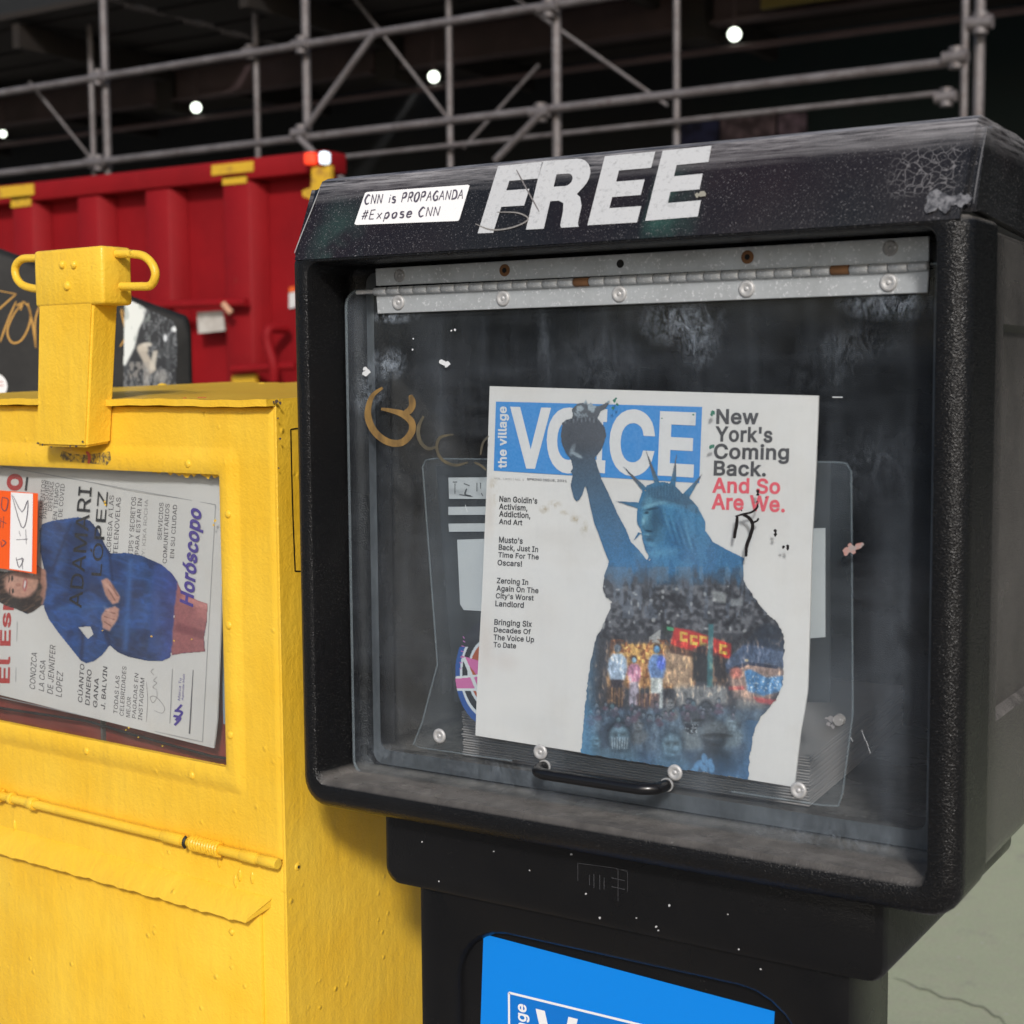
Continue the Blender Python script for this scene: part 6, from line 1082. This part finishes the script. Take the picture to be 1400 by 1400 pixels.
plate([(426, 229), (452, 226), (451, 262), (430, 275), (414, 268), (413, 261), (425, 256)], DD-.11, .02, M_YM, 'yellow_bracket'); plate([(317, 514), (349, 512), (349, 535), (317, 537)], DD-.10, .02, M_YM, 'yellow_marking')
bm = bmesh.new(); tube(bm, [dh(190, 418, DD-.13), dh(337, 413.5, DD-.13)], .018, 10); finish('grab_rail', bm, M_RED, dump)
bm = bmesh.new(); tube(bm, [dh(305, 415, DD-.16), dh(316, 428, DD-.15)], .013, 8); finish('strap', bm, plain('tan strap', (.50, .28, .18), .8), dump)
bm = bmesh.new(); tube(bm, dense([dh(392, 449, DD-.05), dh(368, 450, DD-.14), dh(366, 470, DD-.15), dh(374, 498, DD-.15), dh(375, 520, DD-.14)], 4), .022, 10); finish('step_bar', bm, M_RED, dump)
bm = bmesh.new(); tube(bm, [dh(318, 505, DD-.13), dh(405, 500, DD-.13)], .018, 10); finish('grab_rail', bm, M_RED, dump)
plate([(269.5, 427), (304, 424.5), (307, 452), (271, 456)], DD-.085, .006, (lambda a: a.set(col=a.mix(a.ramp(a.noise(30, 3), .3, .7), (.52, .50, .47), (.40, .37, .34)), rough=.6).m)(Mat('white number plate')), 'placard')
plate([(395, 400), (404, 398), (404, 420), (395, 422)], DD-.012, .006, plain('white reflector', (.6, .6, .6), .5), 'placard'); plate([(395, 393), (403, 391), (403, 399), (395, 401)], DD-.012, .006, plain('orange reflector', (.7, .12, .02), .5), 'placard')
def lampm(name, c, e):
    return Mat(name).set(col=c, em=c, ems=e, rough=.4).m
for (x, y, m_, w) in ((425, 217, lampm('red lamp', (1, .06, .02), .7), 6.2), (444, 216, lampm('white lamp', (.75, .9, 1), 1.3), 4.6)):
    P_ = dh(x, y, DD-.12); bm = bmesh.new(); box(bm, P_[0]-.022*w/6, P_[1]-.02, P_[2]-.024, P_[0]+.022*w/6, P_[1]+.02, P_[2]+.024, .010, 2); finish('marker_lamp', bm, m_, dump, label='red marker lamp' if w > 6 else 'white marker lamp')
# ================================================================== steel scaffold with two rows of posts
D1, D2 = 6.6, 7.9; sc = empty('scaffold', 'rusty steel pipe scaffold in front of the dark building across the road', 'scaffold', (0, 0, 0))
def pipe_mat():
    a = Mat('weathered scaffold pipe'); n1 = a.noise(7, 4, .7); n2 = a.noise(30, 4, .7); c = a.mix(a.ramp(n1, .35, .65), (.13, .118, .118), (.20, .186, .19)); c = a.mix(a.ramp(n2, .52, .72, 0, .75), c, (.09, .058, .05)); a.set(col=c, rough=.55, metal=.35); return a.m
M_PIPE = pipe_mat()
def pipe(name, a, b, r=.030, mat=None): bm = bmesh.new(); tube(bm, [tuple(a), tuple(b)], r, 12); return finish(name, bm, mat or M_PIPE, sc)
s1 = lambda x, y: D0.hit(x, y, 1, D1); s2 = lambda x, y: D0.hit(x, y, 1, D2)
for x, y in ((144, 100), (419, 100), (761, 100), (1339, 60)):
    X_ = s1(x, y)[0]; pipe('post', (X_, D1, 0), (X_, D1, 4.6), .027)
for xx in (s1(144, 100)[0]-2.1, s1(144, 100)[0]-4.2, s1(1339, 60)[0]+1.9): pipe('post', (xx, D1, 0), (xx, D1, 4.6), .034)
for x, y in ((124, 80), (350, 80), (615, 150), (925, 120), (1319, 60)):
    X_ = s2(x, y)[0]; pipe('post', (X_, D2, 0), (X_, D2, 4.6), .023)
xa, xb_ = s1(144, 100)[0]-5, s1(1339, 60)[0]+2
zt1 = s1(421, 64)[2]; zt2 = s1(421, 190.5)[2]; x_end = s1(1322, 80)[0]
pipe('rail', (xa, D1-.06, zt1), (s1(1339, 60)[0]+2, D1-.06, zt1), .024); pipe('rail', (xa, D1-.06, zt2), (x_end, D1-.06, zt2), .024)
zt3 = s2(900, 171)[2]; pipe('rail', (xa, D2-.06, zt3), (s2(1305, 135)[0], D2-.06, zt3), .017)
pipe('brace', s1(434, 176)+(0, -.1, 0), s1(524, 52)+(0, -.1, 0), .020); pipe('brace', s1(690, 222)+(0, -.1, 0), s1(754, 157)+(0, -.1, 0), .020); pipe('brace', s1(423, 192)+(0, -.1, 0), s1(500, 265)+(0, -.1, 0), .020)
for a_, b_ in (((470, -12), (610, 168)), ((690, -10), (905, 142)), ((728, 86), (625, 200)), ((30, 110), (128, 232))): pipe('brace', s2(*a_)+(0, .08, 0), s2(*b_)+(0, .08, 0), .012)
for x, y, f in ((421, 64, s1), (421, 184, s1), (747, 156, s1), (758, 14, s1), (144, 108, s1), (144, 224, s1), (1312, 82, s1), (1345, 35, s1), (1298, 135, s2), (350, 73, s2), (134, 222, s2)):
    p = f(x, y)+(0, -.07, 0); bm = bmesh.new(); tube(bm, [(p[0]-.06, p[1], p[2]), (p[0]+.06, p[1], p[2])], .034, 10); tube(bm, [(p[0], p[1]+.01, p[2]-.05), (p[0], p[1]+.01, p[2]+.05)], .037, 10); finish('coupler', bm, M_PIPE, sc)
# ================================================================== dark building under a plank deck
bd = empty('building', 'dark shopfront building under a timber deck behind the scaffold', 'building', (0, 0, 0))
def wallmat():
    a = Mat('dark green and black boards'); x, y, z = a.sep(); g = a.ramp(x, -5.5, -4.2)
    c = a.mix(g, (.007, .008, .009), (.006, .017, .017)); c = a.mix(a.ramp(a.noise(2, 4, .6), .5, .8, 0, .5), c, (.014, .016, .016)); a.set(col=c, rough=.8); return a.m
WY = 11.5; bm = bmesh.new(); box(bm, -30, WY, 0, 14, WY+.3, 9); finish('wall', bm, wallmat(), bd)
M_DECK = (lambda a: a.set(col=a.mix(a.ramp(a.noise(8, 4, .6, a.scale((.2, 1, 1))), .3, .7), (.014, .009, .006), (.007, .005, .004)), rough=.85).m)(Mat('old brown planks'))
dm = bmesh.new(); box(dm, 0, 0, 0, 10.9, .20, .05, .004, 1); pm = tomesh(dm, 'plank', 0); pm.materials.append(M_DECK)
for i in range(4):
    for k in range(19): link('plank', pm, None, bd, loc=(-30+i*11, 7.45+k*.212, 3.95+.006*((k*7+i*3) % 5)))
M_BEAM = (lambda a: a.set(col=a.mix(a.ramp(a.noise(3, 3), .3, .7), (.065, .04, .042), (.035, .022, .022)), rough=.7).m)(Mat('dull red steel beam'))
by = 9.2; bz = D0.hit(350, 104, 1, by)[2]
for k, (x0_, x1_) in enumerate(((-24, -12.6), (-12.3, -9.35), (-9.1, -6.9), (-6.6, -4.2), (-3.9, -1.2), (-.9, 6))):
    bm = bmesh.new(); box(bm, x0_, by, bz-.10, x1_, by+.02, bz+.14, .005, 1); box(bm, x0_, by-.06, bz+.14, x1_, by+.08, bz+.16); box(bm, x0_, by-.06, bz-.12, x1_, by+.08, bz-.10); finish('beam', bm, M_BEAM, bd)
    bm = bmesh.new(); box(bm, x1_+.05, by-.05, bz-.2, x1_+.25, by+.25, 3.96); finish('hanger', bm, M_DECK, bd)
for k in range(14):
    bm = bmesh.new(); box(bm, -26+k*2.4, 7.5, 3.75, -25.92+k*2.4, 11.4, 3.94); finish('joist', bm, M_DECK, bd)
bm = bmesh.new(); tube(bm, [(-24, 9.0, bz-.34), (6, 9.0, bz-.34)], .025, 8); finish('conduit', bm, M_BEAM, bd)
bm = bmesh.new(); q0, q1 = D0.hit(1040, 12, 1, 9.0), D0.hit(1378, 10, 1, 9.0); box(bm, q0[0], 9.0, q0[2], q1[0], 9.04, q0[2]+.5); finish('fascia_board', bm, plain('dull yellow board', (.13, .10, .02), .8), bd)
M_BULB = lampm('glowing bulb', (.92, 1, .86), 4.0)
for i, (x, y, d_) in enumerate(((268, 147, .042), (593, 105, .042), (1004, 47, .045), (4, 183, .030))):
    p = D0.hit(x, y, 1, 9.0); o = empty('hanging_lamp', ('white globe lamp above the middle of the red dumpster', 'white globe lamp left of the upright pipe above the FREE sign', 'white globe lamp above the right half of the hood', 'faint white globe lamp at the left edge above the dumpster')[i], 'lamp', tuple(p), 0, 'row of lamps under the deck')
    bm = bmesh.new(); bmesh.ops.create_uvsphere(bm, u_segments=16, v_segments=10, radius=d_); finish('globe', bm, M_BULB, o)
    bm = bmesh.new(); tube(bm, [(0, 0, d_*.9), (0, 0, .30)], .014, 8); finish('stem', bm, M_BEAM, o)
for i, (q, c) in enumerate((([(985, 162), (1060, 155), (1060, 192), (985, 198)], (.24, .17, .20)), ([(1064, 156), (1102, 153), (1102, 186), (1064, 189)], (.28, .20, .26)), ([(930, 168), (982, 163), (982, 195), (930, 198)], (.04, .045, .13)))):
    P = [D0.hit(x, y, 1, WY-.03) for x, y in q]; bm = bmesh.new(); a = [bm.verts.new(p) for p in P]; b = [bm.verts.new(p+np.array([0, .02, 0])) for p in P]; bm.faces.new(a); bm.faces.new(b[::-1]); [bm.faces.new((a[k], b[k], b[(k+1) % 4], a[(k+1) % 4])) for k in range(4)]
    o = finish('poster', bm, (lambda a_: a_.set(col=a_.mix(a_.ramp(a_.noise(9, 3), .35, .6), c, tuple(v*.35 for v in c)), rough=.7).m)(Mat('faded poster')), None, smooth=0); o['label'] = ('faded pinkish poster on the dark wall behind the hood', 'narrow mauve poster at the right end of the row on the dark wall', 'dark blue poster at the left end of the row on the dark wall')[i]; o['category'] = 'poster'; o['group'] = 'faded posters on the dark wall'
# ================================================================== ground
def struct(name, x0, y0, x1, y1, z, mat, th=.0, h=0):
    bm = bmesh.new()
    if h: box(bm, x0, y0, z-h, x1, y1, z)
    else: bm.faces.new([bm.verts.new(p) for p in ((x0, y0, z), (x1, y0, z), (x1, y1, z), (x0, y1, z))])
    return finish(name, bm, mat, None, smooth=0, kind='structure')
def asphalt(name, c0, c1, crack=True):
    a = Mat(name); g = a.noise(130, 3, .7); f = a.noise(5, 5, .65); m = a.mix(a.ramp(g, .3, .7), c0, c1); m = a.mix(a.ramp(f, .45, .8, 0, .35), m, tuple(v*.7+.05 for v in c0)); wear = a.ramp(a.noise(6, 6, .8), .56, .68, 0, .6); m = a.mix(wear, m, (.26, .24, .22))
    if crack:
        m = a.mix(a.ramp(a.noise(26, 4, .7), .45, .75, 0, .35), m, (.40, .33, .29)); m = a.mix(a.math('MULTIPLY', a.ramp(a.vor(20), .04, .10, 1, 0), .6), m, (.5, .48, .44))
    a.set(col=m, rough=.9, normal=a.bump(g, .5, .004)); return a.m
M_GREEN = asphalt('green painted lane', (.36, .40, .26), (.44, .46, .32)); M_ASPH = asphalt('asphalt', (.05, .05, .052), (.075, .075, .075)); M_CONC = asphalt('concrete pavement', (.32, .31, .29), (.38, .37, .35))
GL = -.12
struct('ground', -200, -200, 200, 200, GL-.02, M_ASPH); struct('pavement', -60, -9.2, 60, 1.25, 0, M_CONC, h=.14); struct('kerb', -60, 1.253, 60, 1.40, .0, plain('granite kerb', (.30, .30, .29), .8), h=.14)
struct('bike_lane', -60, 1.402, 60, 3.75, GL+.12-.0, M_GREEN, h=.13)
struct('road', -60, 3.753, 60, 6.2, GL+.10, M_ASPH, h=.11); struct('far_pavement', -60, 6.203, 60, 11.5, .0, M_CONC, h=.14)
# a thin crack in the lane
ck = lambda px, py, e=0: D0.hit(px, py, 2, .0+e) if False else D0.hit(px, py, 2, .001+e)
ribbons(ck, [((1222, 1337), (1240, 1342), (1256, 1351), (1270, 1353), (1290, 1364), (1311, 1366), (1330, 1374), (1346, 1377), (1358, 1388), (1368, 1391), (1375, 1401), (1390, 1412))], 1.5, ink('crack', (.18, .19, .14)), None, 'pavement_crack', e=.0015, taper=.3)
bpy.data.objects['pavement_crack']['kind'] = 'structure'
# ================================================================== unseen low wall and hedge, added to shape the reflections in the plastic door
gw = empty('reflection_wall', 'unseen low brick wall added to shape the door reflection', 'wall', (0, -9.5, 0))
M_BRK = (lambda a: a.set(col=a.mix(a.ramp(a.noise(3, 4), .3, .7), (.11, .06, .045), (.075, .045, .038)), rough=.85).m)(Mat('dark brick'))
bm = bmesh.new(); box(bm, -30, -.4, 0, 14, 0, 1.2, .01, 1); finish('brickwork', bm, M_BRK, gw)
bm = bmesh.new(); box(bm, -30.05, -.45, 1.203, 14.05, .05, 1.28, .01, 1); finish('coping', bm, M_CONC, gw)
g_ = rng.random((9000, 3)); V, Fc = [], []
for k in range(9000):
    x = -30+44*g_[k, 0]; hh = 1.62+.28*math.sin(x*1.7)+.22*math.sin(x*4.3+1); c = np.array([x, -10.4+1.1*(g_[k, 1]-.5), 1.0+(hh-1.0)*g_[k, 2]**.8]); d1, d2 = rng.normal(size=3), rng.normal(size=3); d1 *= .09/np.linalg.norm(d1); d2 *= .06/np.linalg.norm(d2); b = len(V)
    V += [c-d1, c+d2, c+d1, c-d2]; Fc.append((b, b+1, b+2, b+3))
hg = raw('hedge', V, Fc, plain('dark hedge leaves', (.03, .05, .02), .6), None); hg['kind'] = 'stuff'; hg['label'] = 'unseen dark hedge added behind the low wall for the door reflection'; hg['category'] = 'hedge'
